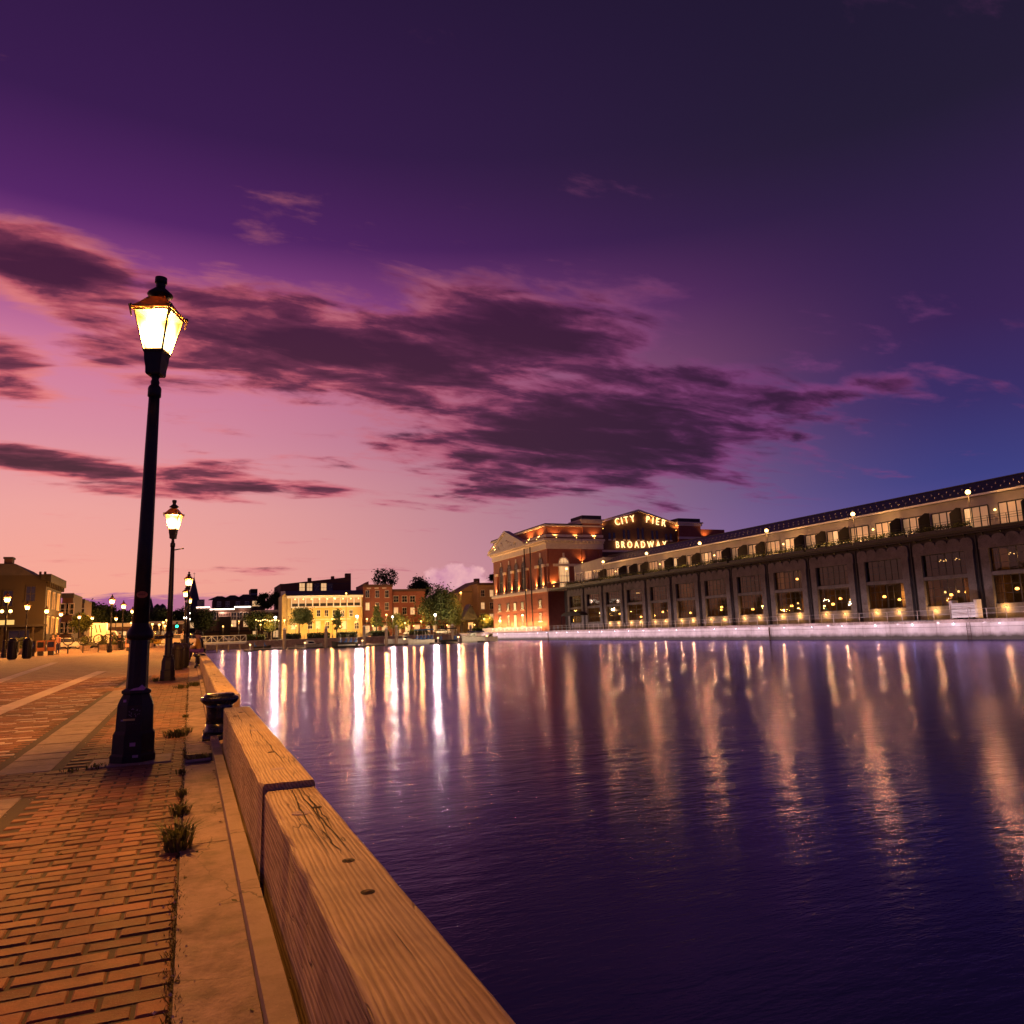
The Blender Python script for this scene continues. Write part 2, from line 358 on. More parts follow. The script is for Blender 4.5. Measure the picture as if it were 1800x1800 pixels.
# timber: long grain, knots and checks
def wood_mat(name, ca, cb, cc):
    m, t, b, o = new_mat(name)
    co = t.node('ShaderNodeTexCoord').outputs['Object']
    rnd = t.node('ShaderNodeObjectInfo').outputs['Random']
    off = t.comb(t.m('MULTIPLY', rnd, 9.0), t.m('MULTIPLY', rnd, 37.0), t.m('MULTIPLY', rnd, 5.0))
    va = t.node('ShaderNodeVectorMath', operation='ADD'); t.put(va.inputs[0], co); t.put(va.inputs[1], off); co = va.outputs[0]
    st = t.mapping(co, scale=(1, .09, 1))
    warp = t.noise(t.mapping(co, scale=(1, .35, 1)), 3.2, 3, .5, .6)
    wv = t.node('ShaderNodeTexWave'); wv.wave_type = 'RINGS'; wv.rings_direction = 'Y'; wv.wave_profile = 'SIN'
    t.put(wv.inputs['Vector'], st); wv.inputs['Scale'].default_value = 22.0; wv.inputs['Distortion'].default_value = 6.0
    wv.inputs['Detail'].default_value = 3; wv.inputs['Detail Scale'].default_value = 1.4
    fine = t.noise(t.mapping(co, scale=(1, .03, 1)), 90, 4, .6)
    blot = t.noise(co, 2.3, 5, .6)
    g = t.m('ADD', t.m('MULTIPLY', wv.outputs['Fac'], .42), t.m('MULTIPLY', fine, .58))
    col = t.ramp(g, [(.12, ca), (.45, cb), (.85, cc)])
    col = t.mix(t.mapr(blot, .42, .72, 0, .6), col, ca)
    grey = t.noise(t.mapping(co, loc=(4, 1, 2), scale=(1, .3, 1)), 1.7, 5, .65); col = t.mix(t.mapr(grey, .5, .72, 0, .55), col, (.30, .25, .22, 1))
    crk = t.noise(t.mapping(co, scale=(1, .05, 1)), 14, 3, .5, .8)
    crack = t.mapr(t.m('ABSOLUTE', t.m('SUBTRACT', crk, .5)), 0.0, .012, 1, 0)
    crack = t.m('MULTIPLY', crack, t.mapr(warp, .44, .54))
    col = t.mix(t.m('MULTIPLY', crack, .85), col, (.03, .018, .01, 1))
    t.put(b.inputs['Base Color'], col); b.inputs['Roughness'].default_value = .72; b.inputs['Specular IOR Level'].default_value = .3
    bp = t.node('ShaderNodeBump'); bp.inputs['Strength'].default_value = .5; bp.inputs['Distance'].default_value = .006
    t.put(bp.inputs['Height'], t.m('SUBTRACT', g, t.m('MULTIPLY', crack, 2.0))); t.put(b.inputs['Normal'], bp.outputs[0])
    return m
timber = wood_mat('dock_timber', (.20, .115, .055, 1), (.52, .36, .19, 1), (.70, .53, .31, 1))
# quay concrete with a tide line of weed and rust runs
def quay_mat():
    m, t, b, o = new_mat('quay_concrete')
    co = t.node('ShaderNodeTexCoord').outputs['Object']; x, y, z = t.sep(co)
    n = t.noise(co, .9, 6, .65); col = t.mix(t.mapr(n, .3, .7), (.40, .34, .34, 1), (.56, .49, .48, 1))
    runs = t.noise(t.mapping(co, scale=(1, 2.2, .08)), 1.6, 5, .6)
    col = t.mix(t.mapr(runs, .56, .74, 0, .6), col, (.16, .10, .08, 1))
    tide = t.mapr(t.m('ADD', z, t.m('MULTIPLY', t.m('SUBTRACT', t.noise(co, 1.1, 4), .5), .5)), -1.15, -.65, 1, 0)
    col = t.mix(t.m('MULTIPLY', tide, .93), col, (.04, .032, .022, 1))
    t.put(b.inputs['Base Color'], col); b.inputs['Roughness'].default_value = .8
    bp = t.node('ShaderNodeBump'); bp.inputs['Strength'].default_value = .5; bp.inputs['Distance'].default_value = .03
    t.put(bp.inputs['Height'], t.noise(co, 6, 6)); t.put(b.inputs['Normal'], bp.outputs[0]); return m
quay_conc = quay_mat()
def leaf_mat(name, a, b_):
    m, t, b, o = new_mat(name)
    rnd = t.node('ShaderNodeNewGeometry').outputs['Random Per Island']
    t.put(b.inputs['Base Color'], t.mix(rnd, a, b_)); b.inputs['Roughness'].default_value = .65
    b.inputs['Specular IOR Level'].default_value = .25
    tl = t.node('ShaderNodeBsdfTranslucent'); t.put(tl.inputs[0], t.mix(rnd, a, b_))
    mx = t.node('ShaderNodeMixShader'); mx.inputs[0].default_value = .3
    t.l.new(b.outputs[0], mx.inputs[1]); t.l.new(tl.outputs[0], mx.inputs[2]); t.l.new(mx.outputs[0], o.inputs[0]); return m
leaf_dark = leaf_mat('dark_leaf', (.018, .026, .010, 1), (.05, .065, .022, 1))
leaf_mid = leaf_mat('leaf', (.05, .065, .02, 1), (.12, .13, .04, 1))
grass_m = leaf_mat('grass_blade', (.06, .075, .02, 1), (.16, .15, .06, 1))
bark = rough_mat('bark', (.035, .025, .02, 1), (.07, .05, .04, 1), .9, 0, 6, .5, 30, stretch=(1, 1, .25))
AMBER = (1.0, .44, .08); WARM = (1.0, .72, .38); COOL = (.75, .82, 1.0)
def lantern_glass():
    m, t, b, o = new_mat('lantern_glass')
    x, y, z = t.sep(t.node('ShaderNodeTexCoord').outputs['Object'])
    zz = t.m('MULTIPLY', t.m('SUBTRACT', z, 4.43), .72)
    r = t.m('SQRT', t.m('ADD', t.m('ADD', t.m('MULTIPLY', x, x), t.m('MULTIPLY', y, y)), t.m('MULTIPLY', zz, zz)))
    hot = t.mapr(r, .12, .215, 1, 0, 'SMOOTHSTEP')
    dirt = t.mapr(t.noise(t.node('ShaderNodeTexCoord').outputs['Object'], 14, 5, .6), .35, .7, .75, 1.1)
    e = t.node('ShaderNodeEmission'); t.put(e.inputs[0], t.mix(hot, (1, .46, .07, 1), (1, .78, .42, 1)))
    t.put(e.inputs[1], t.m('MULTIPLY', dirt, t.m('ADD', 1.15, t.m('MULTIPLY', hot, 7.0))))
    tr = t.node('ShaderNodeBsdfTransparent'); tr.inputs[0].default_value = (.8, .7, .5, 1)
    a = t.node('ShaderNodeAddShader'); t.l.new(e.outputs[0], a.inputs[0]); t.l.new(tr.outputs[0], a.inputs[1])
    t.l.new(a.outputs[0], o.inputs[0]); return m
lantern_glow = lantern_glass()
globe_glow = emit_mat('globe_glass', (1, .55, .17), 7.0)
white_glow = emit_mat('white_lamp_glass', (1, .88, .70), 26.0)
amber_glow = emit_mat('amber_lamp_glass', (1, .50, .11), 9.0)
warm_win = emit_mat('lit_window', (1, .58, .16), 1.1)
dim_win = emit_mat('dim_lit_window', (1, .50, .16), .35)
led_glow = emit_mat('led_lens', (.70, .80, 1.0), 14.0)
letter_glow = emit_mat('letter_light', (1, .66, .26), 2.4)
red_glow = emit_mat('tail_light_glow', (1, .03, .01), 8.0)
green_glow = emit_mat('green_signal', (.02, 1, .45), 6.0)
strip_glow = emit_mat('roofline_tube', (1, .74, .58), 5.0)
glare_roof = None
def _glare_amber():  # amber translucency put in to stand for lantern glare on the roof
    m, t, b, o = new_mat('amber_roof_glare')
    tl = t.node('ShaderNodeBsdfTranslucent'); tl.inputs[0].default_value = (.42, .20, .05, 1)
    b.inputs['Base Color'].default_value = (.10, .05, .02, 1); b.inputs['Roughness'].default_value = .4
    mx = t.node('ShaderNodeMixShader'); mx.inputs[0].default_value = .16
    t.l.new(b.outputs[0], mx.inputs[1]); t.l.new(tl.outputs[0], mx.inputs[2]); t.l.new(mx.outputs[0], o.inputs[0]); return m
glare_roof = _glare_amber()
glass_dark = glass_mat('window_glass', (.6, .52, .48))
def pane_mat(name, base, em, rough=.08):                # curtained or unlit pane seen from outside
    m, t, b, o = new_mat(name)
    co = t.node('ShaderNodeTexCoord').outputs['Object']
    rnd = t.node('ShaderNodeObjectInfo').outputs['Random']
    fold = t.noise(t.mapping(co, scale=(5, 5, .15)), 3, 3)
    b.inputs['Base Color'].default_value = base; b.inputs['Roughness'].default_value = rough
    b.inputs['Coat Weight'].default_value = 1.0; b.inputs['Coat Roughness'].default_value = .03
    if em:
        t.put(b.inputs['Emission Color'], t.mix(fold, (1, .45, .14, 1), (1, .66, .34, 1)))
        t.put(b.inputs['Emission Strength'], t.m('MULTIPLY', t.mapr(fold, .3, .7, .6, 1.25), em))
    return m
pane_dark = pane_mat('dark_pane', (.012, .012, .016, 1), 0, .25); pane_dark.node_tree.nodes['Principled BSDF'].inputs['Coat Weight'].default_value = .35
pane_curtain = pane_mat('curtained_pane', (.55, .46, .40, 1), .20, .35)
pane_lit = pane_mat('lit_pane', (.4, .3, .2, 1), .9, .35)
skin_m = rough_mat('skin', (.38, .22, .15, 1), (.45, .27, .19, 1), .55, 0, 4, 0)
def cloth(name, c): return rough_mat(name, tuple(v * .8 for v in c) + (1,), tuple(c) + (1,), .85, 0, 8, .2)
cl_yellow = cloth('yellow_cloth', (.55, .30, .05)); cl_purple = cloth('purple_cloth', (.20, .07, .30)); cl_black = cloth('black_cloth', (.02, .018, .022))
cl_pink = cloth('pink_cloth', (.55, .25, .22)); cl_blue = cloth('navy_cloth', (.05, .05, .14)); cl_orange = cloth('orange_cloth', (.26, .085, .04)); cl_white = cloth('white_cloth', (.6, .56, .55))
hair_m = rough_mat('dark_hair', (.015, .01, .008, 1), (.03, .02, .015, 1), .6, 0, 20, .2)
def gz(y):                                              # the quay rises gently inland
    return .0055 * min(max(0.0, y - 8.0), 100.0)
LAND = gz(200)
WZ = -1.5
# ------------------------------------------------------------------ water, ground
def water_mat():
    m, t, b, o = new_mat('harbour_water')
    co = t.node('ShaderNodeTexCoord').outputs['Object']
    n1 = t.noise(t.mapping(co, rot=(0, 0, .40), scale=(.8, 1.9, 1)), .95, 5, .6)
    n2 = t.noise(t.mapping(co, rot=(0, 0, .15), scale=(.9, 2.4, 1)), 4.2, 4, .6)
    n3 = t.noise(co, .05, 3)
    ro = t.mapr(n3, .35, .65, .12, .18)
    bp = t.node('ShaderNodeBump'); bp.inputs['Strength'].default_value = 1.0; bp.inputs['Distance'].default_value = .017
    t.put(bp.inputs['Height'], t.m('ADD', n1, t.m('MULTIPLY', n2, .35)))
    df = t.node('ShaderNodeBsdfDiffuse'); df.inputs[0].default_value = (.006, .009, .11, 1)
    gl = t.node('ShaderNodeBsdfGlossy'); gl.inputs[0].default_value = (.55, .50, .92, 1); t.put(gl.inputs['Roughness'], ro); t.put(gl.inputs['Normal'], bp.outputs[0])
    fr = t.node('ShaderNodeFresnel'); fr.inputs[0].default_value = 1.34; t.put(fr.inputs['Normal'], bp.outputs[0])
    mx = t.node('ShaderNodeMixShader'); t.put(mx.inputs[0], fr.outputs[0]); t.l.new(df.outputs[0], mx.inputs[1]); t.l.new(gl.outputs[0], mx.inputs[2])
    t.l.new(mx.outputs[0], o.inputs[0]); t.n.remove(b)
    return m
water_m = water_mat()
MB().quad((.62, -60, WZ), (900, -60, WZ), (900, 222.0, WZ), (.62, 222.0, WZ)).build('water', water_m, kind='structure')
MB().quad((.62, -60, -4.0), (900, -60, -4.0), (900, 222.0, -4.0), (.62, 222.0, -4.0)).build('harbour_bed', stone_dark, kind='structure')
# land: one gently rising sheet to the horizon
plaza_far = new_mat('plaza_brick_sheet')
def plaza_sheet():
    m, t, b, o = plaza_far
    co = t.node('ShaderNodeTexCoord').outputs['Object']
    br = t.node('ShaderNodeTexBrick'); t.put(br.inputs['Vector'], co); br.inputs['Scale'].default_value = 1.0
    br.inputs['Brick Width'].default_value = .21; br.inputs['Row Height'].default_value = .105; br.inputs['Mortar Size'].default_value = .006
    br.inputs['Color1'].default_value = (.27, .13, .07, 1); br.inputs['Color2'].default_value = (.19, .09, .05, 1); br.inputs['Mortar'].default_value = (.06, .045, .035, 1)
    n = t.noise(co, .35, 6, .65); n2 = t.noise(co, 1.7, 4, .6)
    x, y, z = t.sep(co)
    row = t.m('FRACT', t.m('DIVIDE', y, 1.26)); lr = t.mapr(row, .30, .31); lr = t.m('MULTIPLY', lr, t.mapr(row, .55, .56, 1, 0))
    chk = t.node('ShaderNodeTexChecker'); t.put(chk.inputs['Vector'], t.mapping(co, scale=(2.38, 9.52, 1))); chk.inputs['Scale'].default_value = 1.0
    lr = t.m('MULTIPLY', t.m('MULTIPLY', lr, chk.outputs['Fac']), t.mapr(n2, .42, .55))
    lr = t.m('MULTIPLY', lr, t.mapr(x, -1.85, -1.75, 1, 0))
    col = t.mix(t.mapr(n, .3, .75, 0, .5), br.outputs[0], (.20, .105, .065, 1))
    col = t.mix(lr, col, (.44, .33, .28, 1))
    t.put(b.inputs['Base Color'], col); b.inputs['Roughness'].default_value = .75
    bp = t.node('ShaderNodeBump'); bp.inputs['Strength'].default_value = .4; bp.inputs['Distance'].default_value = .01
    t.put(bp.inputs['Height'], t.m('ADD', t.m('MULTIPLY', br.outputs['Fac'], -.8), t.noise(co, 30, 4))); t.put(b.inputs['Normal'], bp.outputs[0])
    return m
plaza_m = plaza_sheet()
NEARY = 27.0
def land_rows(x0, x1, ys, dz):
    mb = MB()
    for a, b in zip(ys, ys[1:]): mb.quad((x0, a, gz(a) + dz), (x1, a, gz(a) + dz), (x1, b, gz(b) + dz), (x0, b, gz(b) + dz))
    return mb
land_rows(-12.5, -.02, [-12, 8, NEARY], -.006).build('promenade_bed', mortar, kind='structure')
pv = land_rows(-12.5, -.02, [NEARY, 60, 108, 222], -.004)
pv.quad((-1500, -60, -.004), (-12.5, -60, -.004), (-12.5, 8, -.004), (-1500, 8, -.004))
for a, b in ((8, 60), (60, 108), (108, 222)): pv.quad((-1500, a, gz(a) - .004), (-12.5, a, gz(a) - .004), (-12.5, b, gz(b) - .004), (-1500, b, gz(b) - .004))
pv.quad((-12.5, -60, -.016), (-.02, -60, -.016), (-.02, -12, -.016), (-12.5, -12, -.016))
pv.build('plaza', plaza_m, kind='structure')
asphalt = rough_mat('asphalt', (.04, .035, .035, 1), (.065, .055, .05, 1), .7, 0, .5, .3, 20)
MB().quad((-1500, 222.02, LAND - .006), (1800, 222.02, LAND - .006), (1800, 3500, LAND - .006), (-1500, 3500, LAND - .006)).build('street_ground', asphalt, kind='structure')
MB().box(.62, 900, 221.2, 222.0, -3.5, LAND - .01).box(-.02, .62, -60, 222, -3.5, -.3).build('quay_wall', concrete_edge, kind='structure')
# ------------------------------------------------------------------ paving, brick by brick
def zt(y): return gz(y)
slabX0, slabX1 = -1.62, -1.16
pav = thing('brick_promenade', None, None); pav['kind'] = 'structure'
BL, BW, GAP = .205, .102, .005
bricks, slabs, lights_ = [], [], []
def frame_left(y): return -.235 * y - .5
rng = random.Random(3)
row = 0; y = 1.55
rows_y = []
while y < NEARY - .05:
    rows_y.append((row, y)); y += BW + GAP; row += 1
for (r, y) in rows_y:
    cross = (7.05 < y < 8.35) or (20.0 < y < 21.2)
    xl = max(frame_left(y), -7.6)
    x = -.03 - (0 if r % 2 else BL * .5)
    first = True
    while x > xl:
        L = BL
        if first and r % 2 == 0: L = BL * .5 - GAP; x = -.03
        x1 = x; x0 = x - L
        first = False
        x = x0 - GAP
        if not cross and x0 < slabX1 and x1 > slabX0: continue
        if .0 < abs(x1 + .5) < .36 and abs(y - 8.56) < .27 and x0 > -1.0: continue      # plinth of the lamp
        dz = rng.uniform(-.0025, .0025)
        lt = False
        if x1 < slabX0 and not cross:
            k = r % 12; c = int(math.floor(-x0 / (BL + GAP)))
            lt = (k in (3, 5) and c % 2 == (0 if k == 3 else 1) and rng.random() < .85) or (k == 4 and rng.random() < .12) or (k == 8 and (c // 4) % 2 == 0 and rng.random() < .8)
        (lights_ if lt else bricks).append((x0, x1, y, y + BW, zt(y) + dz))
    if not cross and slabX0 > xl - .4 and r % 4 == 0:
        slabs.append((slabX0 + .004, slabX1 - .004, y, y + 4 * (BW + GAP) - GAP, zt(y) + rng.uniform(-.003, .003)))
def cam_d(b): return (b[0] + b[1]) ** 2 * .25 + b[2] ** 2
def visible(b): return b[2] > 2.3 and (b[0] + b[1]) / 2 > -.205 * b[2] - .25
bricks.sort(key=lambda b: (not visible(b), cam_d(b)))
bm1 = [MB().bev(-BL / 2, BL / 2, 0, BW, -.05, 0, .006).mesh('brick', brick_pave)]
bm1.append(MB().bev(-BL / 2 + .003, BL / 2 - .002, .002, BW - .002, -.05, 0, .011).mesh('brick', brick_pave))
half = MB().bev(-(BL * .5 - GAP) / 2, (BL * .5 - GAP) / 2, 0, BW, -.05, 0, .006).mesh('brick', brick_pave)
for i, b in enumerate(bricks[:300]):
    me = half if b[1] - b[0] < BL * .8 else bm1[i % 2]
    mobj('brick', me, pav, loc=((b[0] + b[1]) / 2, b[2], b[4]), rot=(rng.uniform(-.010, .010), rng.uniform(-.007, .007), rng.uniform(-.008, .008)))
mb = MB()
for b in bricks[300:]: mb.bev(b[0], b[1], b[2], b[3], b[4] - .05, b[4], .006)
mb.build('brick_field', brick_pave_i, pav, kind='stuff')
mb = MB()
for b in lights_: mb.bev(b[0], b[1], b[2], b[3], b[4] - .05, b[4] + .001, .006)
mb.build('pale_paver_field', light_pave, pav, kind='stuff')
for b in slabs: MB().bev(b[0], b[1], b[2], b[3], b[4] - .05, b[4], .006).build('slab', slab_pave, pav)
# long stone bands crossing the plaza, laid in pieces
for (pa, pb) in (((0, 1246), (178, 1181)), ((0, 1199), (96, 1168))):
    A = atZ(*pa, .08); B = atZ(*pb, .12); A.z = B.z = 0; dirv = (B - A).normalized(); A = A - dirv * 3.0
    nrm = Vector((-dirv.y, dirv.x, 0)); Lb = (B - A).length; k = 0
    mbb = MB()
    while k * .62 < Lb:
        p = A + dirv * (k * .62); q = A + dirv * (k * .62 + .61)
        c = [p - nrm * .17, q - nrm * .17, q + nrm * .17, p + nrm * .17]
        mbb.prism([(v.x, v.y, gz(v.y) + .006) for v in c][::-1], (0, 0, -.05)); k += 1
    mbb.build('stone_band', light_pave, pav)
# concrete edge strip with kerb lip, in pours
ks = [-6, -2.2, 1.6, 4.9, 8.05, 8.62, 9.5, 12.6, 16.5, 20.5, 24.6, 28.6, 33, 38, 44, 52, 62, 75, 95, 130, 170, 221]
edge = thing('quay_edge', None, None); edge['kind'] = 'structure'
def sloped(mb, x0, x1, a, b, zoff, depth):
    za, zb = gz(a) + zoff, gz(b) + zoff
    mb.add([(x0,a,za-depth),(x1,a,za-depth),(x1,b,zb-depth),(x0,b,zb-depth),(x0,a,za),(x1,a,za),(x1,b,zb),(x0,b,zb)],
           [(0,3,2,1),(4,5,6,7),(0,1,5,4),(1,2,6,5),(2,3,7,6),(3,0,4,7)])
for i, (a, b) in enumerate(zip(ks, ks[1:])):
    low = (i == 4)                                        # a sunken drain tray full of dirt beside the lamp
    mb = MB(); sloped(mb, -.018 + rng.uniform(-.004, .006), .235, a + .006, b - .006, -.075 if low else .004 + rng.uniform(-.004, .004), .25)
    mb.build('slab', mortar if low else concrete, edge)
    mb = MB(); sloped(mb, .238, .318, a + .004, b - .004, .055 + rng.uniform(-.004, .004), .3)
    mb.build('kerb', concrete_edge, edge)
sloped_mb = MB()
for a, b in zip(ks, ks[1:]): sloped(sloped_mb, .30, .62, a, b, -.10, .2)
sloped_mb.build('ledge', concrete_edge, edge)
mbp = MB(); mbp.bev(-.86, -.14, 8.28, 8.84, -.05, .012, .01); mbp.build('lamp_plinth', slab_pave, edge)
# loose dirt, leaves and gravel caught along the seams
mb = MB()
for k in range(900):
    if k < 420: px_, py_ = rng.gauss(-.02, .03), rng.uniform(2.2, 22)
    elif k < 640: px_, py_ = rng.uniform(0, .23), rng.uniform(8.06, 8.6)
    else: px_, py_ = rng.uniform(-3.2, .23), rng.uniform(2.4, 14)
    if px_ < frame_left(py_): continue
    zz = gz(py_) + (.004 if not (8.05 < py_ < 8.62 and px_ > 0) else -.07); r_ = rng.uniform(.003, .010)
    t0 = rng.uniform(0, 6.28)
    c = [(px_ + r_ * math.cos(t0 + q * 2.09), py_ + r_ * math.sin(t0 + q * 2.09), zz) for q in range(3)]
    mb.add(c + [(px_, py_, zz + r_ * .8)], [(0, 1, 3), (1, 2, 3), (2, 0, 3)])
mb.build('grit', light_pave, kind='stuff')
mb = MB()
for k in range(2600):                                     # moss and seedlings rooted in the seam dirt
    yq = 2.2 + 20 * rng.random() ** 1.6
    if math.sin(yq * 2.3) + math.sin(yq * 5.1 + 1) < -.2 and rng.random() < .8: continue
    xq = -.022 + rng.gauss(0, .016); a_ = rng.uniform(0, 6.28); hh_ = rng.uniform(.006, .028); z_ = gz(yq) - .004; wv_ = .0025
    mb.add([(xq - wv_, yq, z_), (xq + wv_, yq, z_), (xq + hh_ * .7 * math.cos(a_), yq + hh_ * .7 * math.sin(a_), z_ + hh_)], [(0, 1, 2)])
for k in range(70):                                       # dead leaves
    yq = 2.4 + 12 * rng.random(); xq = rng.choice((rng.gauss(.215, .012), rng.gauss(-.03, .08), rng.uniform(-2, 0))); a_ = rng.uniform(0, 6.28); r_ = rng.uniform(.012, .026); z_ = gz(yq) + .007
    ca_, sa_ = math.cos(a_) * r_, math.sin(a_) * r_
    mb.add([(xq - ca_, yq - sa_, z_), (xq + sa_ * .5, yq - ca_ * .5, z_ + rng.uniform(0, .008)), (xq + ca_, yq + sa_, z_ + .003), (xq - sa_ * .5, yq + ca_ * .5, z_ + rng.uniform(0, .008))], [(0, 1, 2, 3)])
mb.build('moss_and_leaves', leaf_mat('moss', (.05, .05, .018, 1), (.12, .085, .035, 1)), kind='stuff')
# ------------------------------------------------------------------ timber edge beams
def beam(x0, x1, y0, y1, z0, z1, rs):
    """a heavy timber with worn arrises, slightly out of true"""
    r = random.Random(rs); n = max(8, int((y1 - y0) / .16)); vs, fs = [], []
    prof = []
    c = .014
    prof = [(x0, z0), (x1, z0), (x1, z1 - c), (x1 - c, z1), (x0 + c, z1), (x0, z1 - c)]
    m = len(prof)
    for i in range(n + 1):
        y = y0 + (y1 - y0) * i / n
        for j, (x, z) in enumerate(prof):
            jx = r.uniform(-.0012, .0012); jz = r.uniform(-.0012, .0012)
            if j in (4, 5) and r.random() < .16: jx += .006; jz -= .005
            if j in (2, 3) and r.random() < .12: jx -= .006; jz -= .005
            vs.append((x + jx, y + (r.uniform(-.006, .006) if i in (0, n) else 0), z + jz + gz(y)))
    for i in range(n):
        for j in range(m): fs.append((i*m + j, i*m + (j+1) % m, (i+1)*m + (j+1) % m, (i+1)*m + j))
    fs += [tuple(range(m - 1, -1, -1)), tuple(range(n*m, n*m + m))]
    return MB().add(vs, fs)
TX0, TX1 = .335, .595
chalk = rough_mat('bolt_plug', (.45, .33, .28, 1), (.55, .42, .36, 1), .9, 0, 20, .4)
bolt_m = rough_mat('rusty_bolt', (.06, .03, .02, 1), (.10, .05, .03, 1), .8, .3, 20, .4)
split_m = rough_mat('timber_split', (.015, .008, .005, 1), (.03, .016, .01, 1), .95, 0, 20, 0)
secs = [('timber quay rail nearest the camera, running out of the bottom edge', [(-4.5, 3.98), (4.0, 8.55)], .450),
        ('timber quay rail between the black mooring bollard and the second bollard', [(10.35, 15.2), (15.22, 20.4), (20.42, 26.2), (26.22, 30.9)], .450),
        ('timber quay rail section where the person in purple trousers sits', [(31.9, 37.5), (37.52, 43.5), (43.52, 49.8)], .45),
        ('most distant timber quay rail beyond the seated people', [(51.2, 60), (60.02, 70), (70.02, 84), (84.02, 100)], .45)]
for si, (lab, parts, zt_) in enumerate(secs):
    t_ = thing('timber_rail', lab, 'timber rail', (0, 0, 0), 0, 'timber rails along the quay edge')
    for bi, (a, b) in enumerate(parts):
        dzb = [-.03, 0, .0, .0][bi] if si == 0 else rng.uniform(-.008, .008)
        o = beam(TX0 + (0.015 if (si == 0 and bi == 0) else 0), TX1, a, b, -.02 + dzb, zt_ + dzb, si * 10 + bi)
        bo = o.build('beam', timber, t_)
        hy = a + .42
        while hy < b and a < 24:
            if hy > .5:
                cx = (TX0 + TX1) / 2 + rng.uniform(-.02, .03); zz = gz(hy) + zt_ + dzb
                MB().lathe([(.040, -.004), (.039, .001), (.025, .0015)], 12, (cx, hy, zz), cap=True).build('bolt_plug', chalk if rng.random() < .7 else bolt_m, bo)
            hy += 1.9 + rng.uniform(-.3, .3)
        if a < 24:                                        # drying splits along the top face and bolt holes
            rs_ = random.Random(si * 31 + bi)
            for q in range(5 if si == 0 else 3):
                ys0 = rs_.uniform(max(a, 1.8) + .1, b - .9); ln = rs_.uniform(.4, 1.5); xs = TX0 + rs_.uniform(.06, .21); up_, dn_ = [], []; st_ = 12
                for e_ in range(st_ + 1):
                    yq = min(ys0 + ln * e_ / st_, b - .03); xs += rs_.uniform(-.007, .007); xs = min(max(xs, TX0 + .03), TX1 - .03); hw_ = .0032 * math.sin(PI * e_ / st_) * rs_.uniform(.5, 1.3) + .0003
                    up_.append((xs - hw_, yq, gz(yq) + zt_ + dzb + .0022)); dn_.append((xs + hw_, yq, gz(yq) + zt_ + dzb + .0022))
                MB().add(up_ + dn_, [(e_, e_ + st_ + 1, e_ + st_ + 2, e_ + 1) for e_ in range(st_)]).build('split', split_m, bo)
            for q in range(3):
                yh_ = rs_.uniform(max(a, 1.8) + .2, b - .2); xh_ = TX0 + rs_.uniform(.06, .2)
                MB().lathe([(.021, -.002), (.021, .002), (.016, .0024)], 12, (xh_, yh_, gz(yh_) + zt_ + dzb)).build('bolt_hole', split_m, bo); MB().lathe([(.011, .002), (.011, .004), (.006, .005)], 6, (xh_, yh_, gz(yh_) + zt_ + dzb)).build('bolt_head', bolt_m, bo)
        MB().box(TX0 + .05, TX1 - .02, a + .25, a + .5, -.14 + gz(a), -.021 + gz(a) + dzb).build('packing_block', timber, bo)
# outer fender face below the rails
for k in range(16):
    y0 = -2 + k * 6.2
    MB().box(.605, .69, y0, y0 + 6.15, -1.0 + rng.uniform(-.02, .02), -.12).build('fender_plank', timber, edge)
# ------------------------------------------------------------------ mooring bollards
def bollard(loc, label):
    t_ = thing('mooring_bollard', label, 'bollard', loc, 0, 'mooring bollards on the quay edge')
    b = MB(); b.bev(-.18, .18, -.18, .18, 0, .07, .02); b.lathe([(.17, .07), (.168, .10), (.155, .13), (.147, .18)], 16)
    b.build('base', iron_gloss, t_, True)
    for sx in (-1, 1):
        for sy in (-1, 1): MB().lathe([(.022, .07), (.022, .095), (.012, .10)], 6, (sx * .15, sy * .15, 0)).build('bolt', iron_gloss, t_)
    MB().lathe([(.145, .17), (.142, .26), (.145, .36), (.155, .40)], 18).build('stem', iron_gloss, t_, True)
    c = MB()
    ring = lambda rx, ry, z: [(rx * math.copysign(abs(math.cos(q)) ** .7, math.cos(q)), ry * math.copysign(abs(math.sin(q)) ** .8, math.sin(q)), z) for q in [2 * PI * i / 24 for i in range(24)]]
    R_ = [ring(.155, .13, .39), ring(.19, .15, .415), ring(.215, .165, .445), ring(.21, .16, .475), ring(.185, .135, .487), ring(.17, .12, .480), ring(.178, .128, .497), ring(.16, .11, .515), ring(.08, .05, .52)]
    vs = [p for r in R_ for p in r]; fs = []
    for k in range(len(R_) - 1):
        for i in range(24): fs.append((k*24 + i, k*24 + (i+1) % 24, (k+1)*24 + (i+1) % 24, (k+1)*24 + i))
    fs.append(tuple(range((len(R_)-1)*24, len(R_)*24)))
    c.add(vs, fs); c.build('cap', iron_gloss, t_, True)
    return t_
bollard((.335, 9.75, .01), 'large black double-headed mooring bollard beside the foreground timber rail')
bollard((.335, 31.4, gz(31.4)), 'black mooring bollard further along the quay near the seated person')
bollard((.335, 50.5, gz(50.5)), 'farthest small mooring bollard between the distant timber rails')
